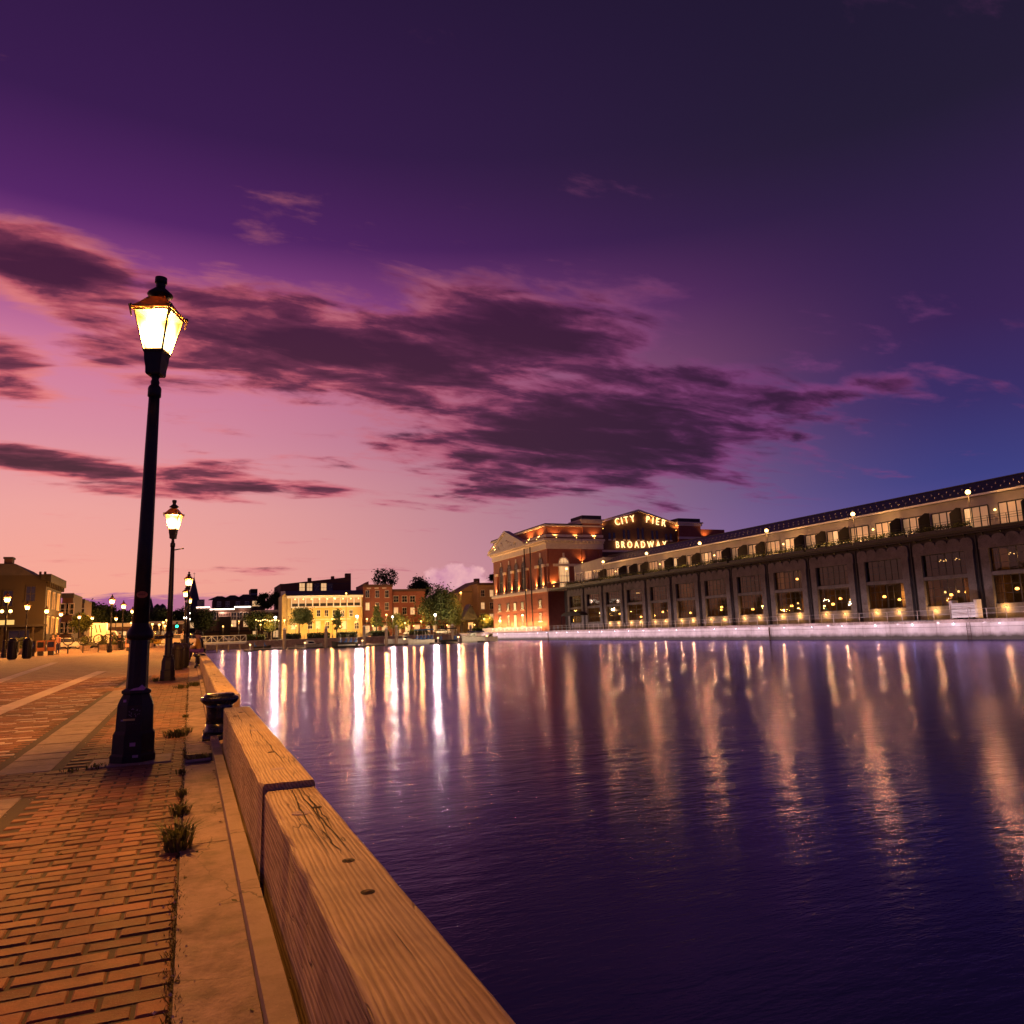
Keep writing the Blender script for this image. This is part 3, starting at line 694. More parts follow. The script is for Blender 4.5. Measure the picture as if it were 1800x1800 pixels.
# ------------------------------------------------------------------ street lamps
lamp_mesh = {}
def lamp_parts():
    L = lamp_mesh
    L['base'] = MB().lathe([(.215, 0), (.215, .07), (.20, .09), (.198, .27), (.178, .30), (.172, .54), (.150, .60), (.125, .645), (.142, .655), (.142, .68), (.105, .70)], 8, rot=PI/8).mesh('base', iron)
    L['lower_column'] = MB().lathe([(.100, .69), (.096, .9), (.093, 1.19)], 20, flute=.07).mesh('lower_column', iron)
    L['collar'] = MB().lathe([(.093, 1.17), (.122, 1.19), (.126, 1.24), (.105, 1.28), (.082, 1.31), (.076, 1.34)], 20).mesh('collar', iron, True)
    L['pole'] = MB().lathe([(.076, 1.33), (.070, 2.2), (.060, 3.2), (.053, 3.76)], 18).mesh('pole', iron, True)
    L['top_collar'] = MB().lathe([(.054, 3.70), (.066, 3.71), (.066, 3.80), (.058, 3.82), (.040, 3.84), (.045, 3.87), (.034, 3.90), (.05, 3.95)], 14).mesh('top_collar', iron, True)
    q = PI / 4; f2 = math.sqrt(2) * .8
    L['cup'] = MB().lathe([(.085*f2, 3.94), (.095*f2, 3.955), (.098*f2, 4.02), (.112*f2, 4.10), (.118*f2, 4.17), (.128*f2, 4.19)], 4, rot=q).mesh('cup', iron)
    fr = MB(); zb, ztp, hb, ht = 4.19, 4.62, .095, .180
    for sx, sy in ((1,1),(1,-1),(-1,1),(-1,-1)): fr.cyl((sx*hb, sy*hb, zb), (sx*ht, sy*ht, ztp), .011, .011, 5)
    for z, h in ((zb + .008, hb), (ztp, ht)):
        for a in (-1, 1): fr.box(-h, h, a*h - .010, a*h + .010, z - .012, z + .012); fr.box(a*h - .010, a*h + .010, -h, h, z - .012, z + .012)
    for sx, sy in ((1,1),(1,-1),(-1,1),(-1,-1)): fr.cyl((sx*.182, sy*.182, 4.62), (sx*.215, sy*.215, 4.66), .012, .02, 5); fr.cyl((sx*.215, sy*.215, 4.66), (sx*.198, sy*.198, 4.54), .014, .008, 5)
    L['lantern_frame'] = fr.mesh('lantern_frame', iron)
    k = .006
    P = lambda sx, sy, h, z: (sx*h, sy*h, z)
    for n_, (a, b) in enumerate((((1,1),(1,-1)), ((1,-1),(-1,-1)), ((-1,-1),(-1,1)), ((-1,1),(1,1)))):
        L['pane%d' % n_] = MB().quad(P(*a, hb-k, zb+.01), P(*b, hb-k, zb+.01), P(*b, ht-k, ztp-.01), P(*a, ht-k, ztp-.01)).mesh('pane', lantern_glow)
    L['roof'] = MB().lathe([(.26*f2, 4.625), (.275*f2, 4.64), (.20*f2, 4.70), (.11*f2, 4.80), (.075*f2, 4.815)], 4, rot=q).mesh('roof', glare_roof)
    L['cowl'] = MB().lathe([(.07, 4.80), (.075, 4.83), (.13, 4.845), (.128, 4.86), (.085, 4.90), (.058, 4.925), (.045, 4.93), (.05, 4.985), (.062, 4.99), (.060, 5.05), (.03, 5.06)], 14).mesh('cowl', iron, True)
lamp_parts()
def street_lamp(x, y, label, rz=.45, lean=0.0, power=300, group='gas-style street lamps', col=(1, .42, .09), arm=False):
    t_ = thing('street_lamp', label, 'street lamp', (x, y, gz(y)), rz, group)
    t_.rotation_euler = (0, lean, 0) if lean else (0, 0, 0)
    for k in ('base', 'lower_column', 'collar', 'pole', 'top_collar'): mobj(k, lamp_mesh[k], t_)
    hd = mobj('lantern', lamp_mesh['lantern_frame'], t_, rot=(0, 0, rz))
    for k in ('cup', 'roof', 'cowl', 'pane0', 'pane1', 'pane2', 'pane3'): mobj(k.rstrip('0123'), lamp_mesh[k], hd)
    if arm: MB().cyl((.05, 0, 3.62), (.26, -.05, 3.66), .018, .012, 6).ball((.27, -.05, 3.66), .025, 6, 4).build('banner_arm', iron, t_)
    if power: lamp_light(t_, (0, 0, 4.42), power, col, .07)
    return t_
L1 = street_lamp(-.49, 8.56, 'tall near street lamp with stickered black base, largest in the picture', -.38, .0165, 2700)
stk = rough_mat('paper_sticker', (.42, .22, .45, 1), (.55, .36, .55, 1), .7, 0, 30, .2)
stk2 = rough_mat('yellow_tape', (.55, .42, .12, 1), (.62, .50, .20, 1), .6, 0, 30, .1)
stk3 = rough_mat('pale_scratch', (.36, .26, .38, 1), (.48, .34, .46, 1), .7, 0, 30, .1)
def face_quad(mb, cx, z0, z1, wdt, yf=-.162, th=.002):   # on the camera-side face of the octagonal base
    mb.box(cx - wdt / 2, cx + wdt / 2, yf - th, yf, z0, z1)
mb = MB(); face_quad(mb, -.045, .40, .418, .105); mb.build('tape_band', stk2, L1)
mb = MB(); face_quad(mb, -.10, .398, .412, .03, -.160, .0015); mb.build('tape_band', stk3, L1)
mb = MB(); face_quad(mb, .0, .16, .195, .05, -.184); mb.build('sticker', stk, L1)
mb = MB(); face_quad(mb, -.09, .575, .60, .025, -.150); mb.build('sticker', stk, L1)
mb = MB(); face_quad(mb, .03, .055, .08, .05, -.199); mb.build('sticker', stk3, L1)
mb = MB(); mb.prism([(-.06, -.135, .683), (.07, -.135, .683), (.085, -.12, .70), (.05, -.11, .735), (.02, -.12, .71), (-.03, -.12, .70)], (0, .012, 0)); mb.build('paper_scrap', stk, L1)
rg = random.Random(5)
for (zc, n) in ((.475, 13), (.345, 16)):                # scratched graffiti marks
    mb = MB()
    for k in range(n):
        x0 = rg.uniform(-.05, .05); z0 = zc + rg.uniform(-.032, .032); a = rg.uniform(-1.4, 1.4); l = rg.uniform(.008, .022)
        p = (x0, -.1615, z0); q_ = (x0 + l * math.cos(a), -.1615, z0 + l * math.sin(a))
        mb.cyl(p, q_, .0016, .0016, 4)
    mb.build('graffiti_scratch', stk3, L1)
orange_stk = rough_mat('orange_sticker', (.45, .16, .05, 1), (.55, .22, .08, 1), .6, 0, 20, .1)
mb = MB(); mb.prism([(.052 * math.cos(q) * 1.0, -.0765 - .0, 1.62 + .034 * math.sin(q)) for q in [2 * PI * i / 20 for i in range(20)]][::-1], (0, -.003, 0)); so = mb.build('oval_sticker', orange_stk, L1)
MB().box(-.035, .03, -.0815, -.0798, 1.615, 1.622).box(-.028, .034, -.0815, -.0798, 1.632, 1.637).build('print_line', rough_mat('print', (.12, .04, .02, 1), (.14, .05, .02, 1)), so)
street_lamp(-.56, 23.4, 'second street lamp along the quay with small side arm below its lantern', -.3, .004, 2800, arm=True)
for (px, py, lab) in ((332, 1023, 'third lamp of the quay row, highest of the cluster beside the church spire'), (327, 1046, 'fourth lamp of the quay row, left of the one above it'), (333, 1059, 'fifth and lowest lantern in the quay row cluster')):
    p = atZ(px, py, 4.42 + .25); street_lamp(p.x, p.y, lab, -.3, 0, 2600)
# grass tufts in the seam
def tuft(x, y, n, h, sp, label, rs):
    r = random.Random(rs); mb = MB()
    for k in range(n):
        a = r.uniform(0, 2 * PI); d = min(abs(r.gauss(0, sp)), 1.3 * sp); bx, by = x + d * math.cos(a), y + d * math.sin(a) * 1.3
        hh = h * r.uniform(.45, 1.1); ln = r.uniform(.3, 1.1) * hh; a2 = a + r.uniform(-.8, .8); wv = r.uniform(.003, .006)
        px_, py_ = -math.sin(a2) * wv, math.cos(a2) * wv; z0 = gz(y)
        m1 = (bx + .4 * ln * math.cos(a2), by + .4 * ln * math.sin(a2), z0 + hh * .7); e1 = (bx + ln * math.cos(a2), by + ln * math.sin(a2), z0 + hh * r.uniform(.7, 1.0))
        mb.add([(bx - px_, by - py_, z0 - .01), (bx + px_, by + py_, z0 - .01), (m1[0] + px_, m1[1] + py_, m1[2]), (m1[0] - px_, m1[1] - py_, m1[2]), e1], [(0, 1, 2, 3), (3, 2, 4)])
    mb.build('grass_tuft', grass_m, label=label, cat='grass tuft', group='weeds growing along the brick seam')
def tuft_px(px, py, n, h, sp, label, rs):
    p = atZ(px, py, 0); tuft(p.x, p.y, n, h, sp, label, rs)
tuft_px(312, 1492, 190, .16, .05, 'largest straw-green weed tuft in the brick seam, nearest the camera', 1)
tuft_px(316, 1432, 110, .085, .04, 'low weed tuft in the seam just behind the largest one', 2)
tuft_px(320, 1398, 55, .06, .03, 'small third weed tuft up the brick seam', 3)
tuft_px(318, 1360, 45, .05, .03, 'tiny weed at the corner of the drain slab', 4)
tuft_px(309, 1296, 230, .10, .10, 'spreading dark weed patch on the bricks beside the bollard', 5)
tuft_px(330, 1290, 60, .08, .03, 'weed at the concrete edge left of the mooring bollard', 6)
tuft_px(326, 1264, 40, .06, .03, 'thin sprig at the seam above the dark weed patch', 7)
p_ = atZ(342, 1206, .06); tuft(.12, p_.y, 260, .12, .12, 'scrubby weeds filling the gap near the second bollard', 8)
tuft(-.18, p_.y - .6, 160, .11, .12, 'weed patch on bricks right of the second lamp', 9)
tuft(-.84, 23.2, 110, .12, .06, 'grass ring round the foot of the second lamp', 10)
tuft(-.78, 8.35, 70, .035, .07, 'short moss and grass left of the near lamp foot', 11)
tuft(.12, 8.3, 120, .05, .07, 'dry weeds in the sunken drain tray', 12)
p_ = atZ(150, 1344, 0); tuft(-1.0, 8.25, 40, .03, .06, 'sparse grass blades in the bricks left of the near lamp', 13)
tuft(-.02, 8.66, 10, .04, .02, 'sprig beside the drain pipe end', 14)
MB().cyl((-.01, 8.02, .02), (.21, 8.04, .025), .018, .018, 8).build('drain_pipe', grey_paint, label='short grey pipe lying across the concrete edge beside the lamp', cat='pipe')
# ------------------------------------------------------------------ the pier: deck, quay wall, two-storey hall with terrace
QX, FX, DK = 76.0, 79.0, .62
PIT = 8.243
YB = [155.09 - PIT * i for i in range(15)]              # joints between bays, far to near
YN = YB[-1] - 4
added_quay_strip = emit_mat('added_quay_glow', (1, .70, .80), 5.0)  # glow of a strip added only to brighten the quay wall
qd = thing('pier_deck', None, None); qd['kind'] = 'structure'
MB().box(QX + .001, 140, YN, 205, -3.2, DK - .004).build('deck_slab', stone_grey, qd)
yy = YN; k = 0
while yy < 222:
    L_ = 6.0
    MB().box(QX - .35, QX, yy + .015, min(yy + L_, 221.1) - .015, -3.2, DK - .16).build('wall_panel', quay_conc, qd)
    MB().box(QX - .62, QX + .30, yy + .01, min(yy + L_, 221.1) - .01, DK - .158, DK + .01).build('coping', concrete_edge if k % 4 else stone_grey, qd)
    y9 = min(yy + L_, 221.1)
    MB().box(QX - .66, QX - .621, yy + .01, y9 - .01, DK - .34, DK - .1).build('added_strip_baffle', concrete_edge, qd)  # added baffle; keeps the added strip's glow off the water
    MB().quad((QX - .615, yy + .3, DK - .30), (QX - .615, y9 - .3, DK - .30), (QX - .615, y9 - .3, DK - .20), (QX - .615, yy + .3, DK - .20)).build('added_wash_strip', added_quay_strip, qd)  # added glowing strip facing the wall, under the coping
    yy += L_; k += 1
MB().box(QX - .36, QX - .351, YN, 221, -.16, -.13).build('joint_line', stone_dark, qd)
MB().box(76.31, 140, 205, 221.1, -3.2, DK - .006).build('deck_slab', stone_grey, qd)
# rusty ladder rails and pipes down the wall
for (px, lab) in ((1704, 'rusty mooring ladder at the right of the quay wall'), (1354, 'thin steel mooring post in the middle of the quay wall'), (964, 'dark tyre-fender post at the corner of the brick headhouse')):
    y0 = atX(px, 1110, QX - .4).y
    t_ = thing('wall_ladder' if px == 1704 else 'mooring_post', lab, 'ladder' if px == 1704 else 'post', (QX - .45, y0, -1.4))
    if px == 1704:
        MB().cyl((0, -.2, -.6), (0, -.2, 1.9), .03, .03, 6).build('stile', bolt_m, t_); MB().cyl((0, .2, -.6), (0, .2, 1.9), .03, .03, 6).build('stile', bolt_m, t_)
        for r_ in range(7): MB().cyl((0, -.2, -.4 + r_ * .3), (0, .2, -.4 + r_ * .3), .015, .015, 5).build('rung', bolt_m, t_)
    else:
        MB().cyl((-.1, 0, -1.5), (-.1, 0, 1.75), .11, .09, 10).build('shaft', bolt_m, t_); MB().lathe([(.12, 1.75), (.12, 1.8), (.03, 1.86)], 10, (-.1, 0, 0)).build('cap', bolt_m, t_)
# quay railing
rl = thing('quay_railing', 'thin grey steel railing along the pier edge above the water', 'railing', (QX + .25, 0, DK))
yy = YB[-1]
while yy < 160: MB().box(-.03, .03, yy - .03, yy + .03, 0, 1.1).build('post', grey_paint, rl); yy += PIT / 4
for z in (1.08, .58): MB().cyl((0, YB[-1], z), (0, 160, z), .022, .022, 6).build('rail', grey_paint, rl)
# LED lights on the quay wall, with added booms and spots to brighten it
li = 0
for i in range(32):
    y0 = atX(1624, 1100, QX - .4).y - 3.7 + i * 5.1
    if i > 29: y0 -= 32 * 5.1
    if y0 < 40 or y0 > 205: continue
    nm = {0: 'bluish-white lamp on the quay wall nearest the white skip', 1: 'bluish-white lamp on the quay wall, second from the white skip', 2: 'bluish-white lamp on the quay wall, third from the white skip'}
    t_ = thing('wall_light', nm.get(i, ('small white light on the pale quay wall, %s from the white skip' % ['fourth','fifth','sixth','seventh','eighth','ninth','tenth','eleventh','twelfth','thirteenth','fourteenth','fifteenth','sixteenth','seventeenth','eighteenth','nineteenth','twentieth','twenty-first','twenty-second','twenty-third','twenty-fourth','twenty-fifth','twenty-sixth','twenty-seventh','twenty-eighth','twenty-ninth','thirtieth'][max(0, i - 3)]) if i < 30 else 'small white light on the quay wall %s the white skip' % ('right of', 'far right of')[i - 30]), 'wall light', (QX - .36, y0, .2), 0, 'lights along the quay wall')
    MB().box(-.08, 0, -.10, .10, 0, .07).build('housing', grey_paint, t_)
    MB().cyl((-.04, 0, .05), (-.14, 0, .0), .02, .02, 6).build('arm', grey_paint, t_)
    MB().ball((-.15, 0, -.03), .07 if i < 3 else .035, 8, 5).build('lens', led_glow, t_)
    MB().cyl((-.14, 0, 0), (-2.5, 0, .12), .016, .016, 6).build('bracket', grey_paint, t_)  # added boom; carries the spot out over the water
    spot(t_, (-2.5, 0, .10), (1.0, 0, -.22), 470, (1, .74, .86), 140, .06)  # added spot aimed back at the wall to brighten it evenly
# the hall
hall = thing('pier_hall', 'long grey concrete pier hall with tall windows and scalloped frieze over the quay', 'building', (FX, 0, DK))
zS, zW1, zM0, zM1, zW2, zFr, zCo = 1.55, 4.55, 4.55, 4.95, 7.50, 9.0, 9.80
MB().box(3.4, 30, YN, 163.5, 0, 9.3).build('inner_wall', stone_dark, hall)       # core behind the rooms
pane_up = glass_mat('upper_glass', (.6, .5, .42)); pane_lo = glass_mat('lower_glass', (.75, .62, .48), refl=.9)
def curtain_mat(name, c):
    m, t, b, o = new_mat(name); b.inputs['Base Color'].default_value = c; b.inputs['Roughness'].default_value = .9
    tl = t.node('ShaderNodeBsdfTranslucent'); tl.inputs[0].default_value = c; mx = t.node('ShaderNodeMixShader'); mx.inputs[0].default_value = .5
    t.l.new(b.outputs[0], mx.inputs[1]); t.l.new(tl.outputs[0], mx.inputs[2]); t.l.new(mx.outputs[0], o.inputs[0]); return m
curtain_a = curtain_mat('brown_curtain', (.14, .085, .05, 1)); curtain_b = curtain_mat('cream_curtain', (.42, .32, .22, 1))
room_wall = rough_mat('room_wall', (.10, .06, .04, 1), (.15, .09, .05, 1), .8, 0, 1, .1)
for i in range(14):
    yh, yl = YB[i], YB[i + 1]
    for a, b in ((yl + .42, yl + 1.36), (yh - 1.36, yh - .42)):
        MB().box(-.30, .28, a, b, 0, zW2 + .01).build('pier', stone_grey, hall)
        MB().box(.281, 3.39, (a + b) / 2 - .1, (a + b) / 2 + .1, 0, zW2 + .01).build('room_partition', room_wall, hall)
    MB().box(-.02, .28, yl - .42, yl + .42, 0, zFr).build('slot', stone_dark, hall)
    pp = MB().cyl((-.12, yl, 0), (-.12, yl, zFr), .07, .07, 8).build('downpipe', dark_metal, hall)
    w0, w1 = yl + 1.36, yh - 1.36
    MB().box(-.16, .25, w0 + .002, w1 - .002, 0, zS).build('dado', stone_grey, hall)
    MB().box(-.22, .25, w0 + .002, w1 - .002, zM0, zM1).build('spandrel', stone_grey, hall)
    # frieze with scalloped top edge
    n = 5; wd = (yh - yl - .64) / n; pts = [(0, yl + .32, zW2), (0, yh - .32, zW2)]
    top = []
    for s_ in range(n):
        c = yl + .32 + wd * (s_ + .5)
        for q in range(9):
            a = PI * q / 8; top.append((0, c - wd * .5 * math.cos(a) * .985, zFr - .55 + .52 * math.sin(a)))
    pts += top[::-1]
    MB().prism([(-.26, p[1], p[2]) for p in pts], (.2, 0, 0)).build('frieze', stone_grey, hall)
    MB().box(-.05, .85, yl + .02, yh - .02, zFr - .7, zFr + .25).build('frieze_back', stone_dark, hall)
    MB().box(-.34, -.262, yl + .32, yh - .32, zW2 - .02, zW2 + .16).build('lintel', stone_grey, hall)
    for (za, zb) in ((zS, zM0), (zM1, zW2)):             # drawn-back curtains, folded, different in every room
        rc = random.Random(i * 7 + int(za * 10))
        for side in (0, 1):
            wc = rc.uniform(.35, 1.5) if rc.random() < .85 else 0
            if wc == 0: continue
            cu_ = MB(); nq = int(wc / .09); y0_ = w0 if side == 0 else w1 - wc; prev = None
            for q in range(nq + 1):
                cur = (.42 + .055 * math.sin(q * 1.9 + rc.random()), y0_ + wc * q / nq)
                if prev: cu_.quad((prev[0], prev[1], za), (cur[0], cur[1], za), (cur[0], cur[1], zb), (prev[0], prev[1], zb))
                prev = cur
            cu_.build('curtain', rc.choice((curtain_a, curtain_a, curtain_b)), hall)
    for (za, zb, gm, lo) in ((zS, zM0, pane_lo, True), (zM1, zW2, pane_up, False)):
        wn = MB()
        for f in range(7):
            y_ = w0 + (w1 - w0) * f / 6; hw = .05 if f in (0, 3, 6) else .022; wn.box(.06, .13, y_ - hw + (hw if f == 0 else 0), y_ + hw - (hw if f == 6 else 0), za, zb)
        for z_ in (za + .04, za + (zb - za) * .36, za + (zb - za) * .68, zb - .04): wn.box(.07, .12, w0, w1, z_ - .025, z_ + .025)
        wo = wn.build('window', dark_metal, hall)
        for f in range(2):
            ya = w0 + (w1 - w0) * f / 2; yb = w0 + (w1 - w0) * (f + 1) / 2
            MB().quad((.10, yb, za), (.10, ya, za), (.10, ya, zb), (.10, yb, zb)).build('pane', gm, wo)
    MB().box(.30, 3.39, w0 - 1.2, w1 + 1.2, zS - .1, zS - .02).build('room_floor', room_wall, hall)
    MB().box(.30, 3.39, w0 - 1.2, w1 + 1.2, zM0 + .05, zM1 - .05).build('room_floor', room_wall, hall)
# lamps glowing in the rooms behind the glass
rr = random.Random(11)
lamp_sh = MB().lathe([(.10, 0), (.16, .02), (.22, .10), (.16, .26), (.09, .28)], 10).mesh('shade', amber_glow)
lamp_st = MB().cyl((0, 0, -.42), (0, 0, .02), .025, .02, 6).mesh('stem', dark_metal)
warm_lamp = emit_mat('room_lamp', (1, .62, .24), 3.0)
lamp_sh2 = MB().lathe([(.06, 0), (.12, .05), (.13, .12), (.10, .2), (.04, .25)], 10).mesh('shade', warm_lamp)
bw = ['first', 'second', 'third', 'fourth', 'fifth', 'sixth', 'seventh', 'eighth', 'ninth', 'tenth', 'eleventh', 'twelfth', 'thirteenth', 'fourteenth']
cnt = [1, 1, 2, 2, 3, 2, 3, 3, 3, 4, 3, 4, 3, 3]
for i in range(14):
    yh, yl = YB[i], YB[i + 1]
    nl = cnt[i]
    for j in range(nl):
        y_ = yl + 2.0 + (PIT - 4.0) * (j + .5) / nl + rr.uniform(-.3, .3); z_ = DK + zS + rr.uniform(.45, 1.5)
        t_ = thing('table_lamp', 'amber room lamp, %s, in the %s lower window from the headhouse' % ({1: ['alone'], 2: ['right one', 'left one'], 3: ['right one', 'middle one', 'left one'], 4: ['rightmost', 'second from right', 'third from right', 'leftmost']}[nl][j], bw[i]), 'lamp', (FX + 1.0 + rr.random(), y_, z_), 0, 'lamps behind the pier windows')
        mobj('shade', lamp_sh if rr.random() < .5 else lamp_sh2, t_); mobj('stem', lamp_st, t_)
        if j == 0: lamp_light(t_, (-.1, .0, .45), 130, (1, .5, .14), .15)
for i in (3, 11, 12, 13):
    yl = YB[i + 1]
    for j in range(2):
        t_ = thing('chandelier', 'golden %s chandelier in the upper glass of the %s window bay' % (('left', 'right')[j], bw[i]), 'chandelier', (FX + 1.3, yl + 5.3 - 2.0 * j, DK + zW2 - .9), 0, 'chandeliers in upper pier windows')
        MB().cyl((0, 0, .25), (0, 0, .85), .012, .012, 5).build('rod', dark_metal, t_)
        for q in range(7):
            a = 2 * PI * q / 7; MB().ball((.18 * math.cos(a), .42 * math.sin(a), .12 + .12 * (q % 2)), .055, 7, 5).build('candle_bulb', warm_lamp, t_)
for i in (0, 1, 5, 6, 8, 12, 13):
    t_ = thing('floor_lamp', 'shaded floor lamp in the upper room of the %s window bay from the headhouse' % bw[i], 'lamp', (FX + 2.6, YB[i + 1] + 3.2 + (i % 3), DK + zM1 - .05), 0, 'floor lamps in upper pier rooms')
    MB().cyl((0, 0, 0), (0, 0, 1.4), .02, .02, 6).build('stem', dark_metal, t_); mobj('shade', lamp_sh, t_, loc=(0, 0, 1.4)); lamp_light(t_, (-.35, 0, 1.75), 70 if i != 12 else 260, (1, .5, .14), .15)
# wall sconces above the deck
nb = 0
sc_h = MB().box(-.06, 0, -.07, .07, .02, .16).mesh('housing', dark_metal); sc_l = MB().ball((-.07, 0, .0), .075, 8, 5).mesh('lens', globe_glow)
for i in range(2, 14):
    for f in (.30, .70):
        y_ = YB[i + 1] + PIT * f
        t_ = thing('wall_sconce', 'amber %s sconce low on the dado of the %s window bay' % ('right' if f < .5 else 'left', bw[i]), 'wall light', (FX - .17, y_, DK + 1.12), 0, 'amber sconces along the pier deck')
        mobj('housing', sc_h, t_); mobj('lens', sc_l, t_)
        lamp_light(t_, (-.28, 0, -.02), 130, (1, .46, .11), .05)
# cornice, gutter and terrace
tz = DK + zCo
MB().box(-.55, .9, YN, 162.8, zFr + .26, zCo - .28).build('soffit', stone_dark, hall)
MB().box(-.75, 1.0, YN, 163.0, zCo - .279, zCo - .10).build('cornice', dark_metal, hall)
MB().box(-.95, 30, YN, 163.1, zCo - .099, zCo).build('terrace_floor', dark_metal, hall)
for i in range(14):
    for s_ in range(4):
        y_ = YB[i + 1] + PIT * (s_ + .5) / 4; MB().prism([(-.30, y_ - .06, zFr + .25), (-.30, y_ - .06, zFr - .1), (-.70, y_ - .06, zFr + .25)], (0, .12, 0)).build('bracket', dark_metal, hall)
tr = thing('terrace_railing', 'dark cable railing along the roof terrace of the pier hall', 'railing', (FX - .75, 0, tz))
yy = YB[-1]
while yy < 162: MB().box(-.025, .025, yy - .025, yy + .025, 0, 1.1).build('post', dark_metal, tr); yy += PIT / 4
for z in (1.1, .85, .6): MB().cyl((0, YB[-1], z), (0, 162, z), .02, .02, 5).build('rail', dark_metal, tr)
# planters and terrace hedge
strip_m = emit_mat('terrace_strip', (1, .55, .20), 2.2)
for i in range(14):
    yh, yl = YB[i], YB[i + 1]
    if i in (12,): continue
    t_ = thing('hedge_planter', 'clipped hedge in a terrace planter over the %s window bay' % bw[i], 'planter', (FX - .35, yl, tz), 0, 'hedge planters on the terrace')
    MB().box(-.2, .2, .2, PIT - .2, 0, .34).build('planter_box', dark_metal, t_)
    mb = MB(); r2 = random.Random(200 + i)
    for k in range(900):
        c = Vector((r2.uniform(-.22, .22), r2.uniform(.2, PIT - .2), .32 + r2.random() ** .7 * (.45 + .18 * math.sin(k * .7))))
        a = Vector((r2.uniform(-1, 1), r2.uniform(-1, 1), r2.uniform(-1, 1))).normalized() * .09; b_ = a.cross(Vector((r2.uniform(-1, 1), r2.uniform(-1, 1), r2.uniform(-1, 1)))).normalized() * .06
        mb.add([c - a, c + b_, c + a, c - b_], [(0, 1, 2, 3)])
    mb.build('foliage', leaf_mid, t_, kind='stuff')
    if i in (2, 4, 5, 7, 8, 9, 10):
        MB().box(.22, .25, .3, PIT - .3, .55, .60).build('light_strip', strip_m, t_)
        lamp_light(t_, (.7, PIT * .5, .9), 330, (1, .48, .14), .3)
# globe lamps on the terrace edge
gl_m = {'post': MB().lathe([(.09, 0), (.09, .12), (.05, .18), (.04, 2.4), (.035, 3.75)], 10).mesh('post', dark_metal, True),
        'collar': MB().lathe([(.05, 3.72), (.12, 3.78), (.12, 3.84), (.06, 3.88)], 10).mesh('collar', dark_metal, True),
        'globe': MB().ball((0, 0, 4.06), .27, 14, 9).mesh('globe', globe_glow, True)}
gpos = [56.3, 72.3, 88.5, 104.8, 121.2, 137.7, 154.6]
gl_lab = ['nearest globe lamp on the terrace edge, farthest right', 'second globe lamp from the right on the terrace edge', 'third globe lamp from the right on the terrace edge', 'middle globe lamp on the terrace edge below the sloping roof', 'globe lamp on the terrace right of the lit word BROADWAY', 'globe lamp on the terrace at the white end block', 'globe lamp in front of the headhouse arched window']
for y_, lb in zip(gpos, gl_lab):
    t_ = thing('globe_lamp', lb, 'lamp post', (FX - .2, y_, tz), 0, 'globe lamps on the roof terrace')
    for k_, me in gl_m.items(): mobj(k_, me, t_)
    lamp_light(t_, (-.36, -.05, 4.06), 900, (1, .44, .10), .2)
# penthouse row of rooms behind the terrace
ph = thing('penthouse', 'white penthouse row with dark sloping metal roof set back on the pier hall', 'building', (0, 0, tz))
PX = 82.0; y_end = 157.0
MB().box(PX, 98, YN, y_end, 0, 3.95).build('wall', plaster_white, ph)
MB().prism([(PX - .45, YN, 3.95), (PX - .45, YN, 4.15), (86.6, YN, 6.35), (98, YN, 6.3), (98, YN, 3.952)], (0, 143 - YN, 0)).build('roof', roof_slate, ph)
MB().box(PX - .52, PX - .452, YN, 143, 3.92, 4.14).build('gutter', white_paint, ph)
MB().cyl((86.6, YN, 6.38), (86.6, 143, 6.38), .07, .07, 6).build('ridge_cap', dark_metal, ph)
MB().prism([(PX - .03, 143.01, 3.951), (PX - .03, 157, 3.951), (PX - .03, 157, 4.9), (PX - .03, 143.01, 5.6)], (9, 0, 0)).build('end_parapet', plaster_white, ph)
MB().prism([(91.1, 143.02, 3.96), (97, 143.02, 3.96), (97, 143.02, 7.4), (91.1, 143.02, 7.4)], (0, 13.5, 0)).build('stair_block', roof_slate, ph)
sg = MB()
for r_ in range(2):
    u = (.30, .62)[r_]; x_ = PX - .45 + u * 4.6 * 1.0; z_ = 4.15 + u * 4.6 * (2.2 / 5.05)
    yy = YN + (.5 if r_ else 0)
    while yy < 142.5: sg.box(x_ - .12, x_ + .12, yy - .05, yy + .05, z_ - .05, z_ + .14); yy += 1.03
sg.build('snow_guard', grey_paint, ph, kind='stuff')
hp = PIT / 2; k = 0; yy = YB[-1] - .2
while yy < 142:
    a = yy + .45; b = yy + 3.35
    fr = MB()
    for f in range(4):
        y_ = a + (b - a) * f / 3; fr.box(PX - .10, PX - .02, y_ - .06, y_ + .06, .05, 2.75)
    fr.box(PX - .10, PX - .02, a, b, 2.70, 2.84); fr.box(PX - .12, PX - .02, a, b, 0, .08)
    wo = fr.build('door_frame', dark_metal, ph)
    for f in range(3):
        ya = a + (b - a) * f / 3 + .062; yb = a + (b - a) * (f + 1) / 3 - .062
        MB().box(PX - .06, PX - .01, ya, yb, .09, 2.69).build('pane', pane_curtain if (k * 3 + f) % 7 else pane_lit, wo)
    if k % 4 != 3:
        yd = yy + 3.75
        MB().prism([(PX - .01, yd, 0), (PX - .01, yd, 2.95), (PX - .7, yd, 2.95), (PX - 1.9, yd, 2.25), (PX - 1.9, yd, 0)], (0, .10, 0)).build('privacy_screen', black_cloth, ph)
    else:
        MB().lathe([(.14, 0), (.10, .12), (.03, .2)], 10, (PX - .16, yy + 3.75, 2.0)).build('wall_lamp', globe_glow, ph)
    yy += hp; k += 1
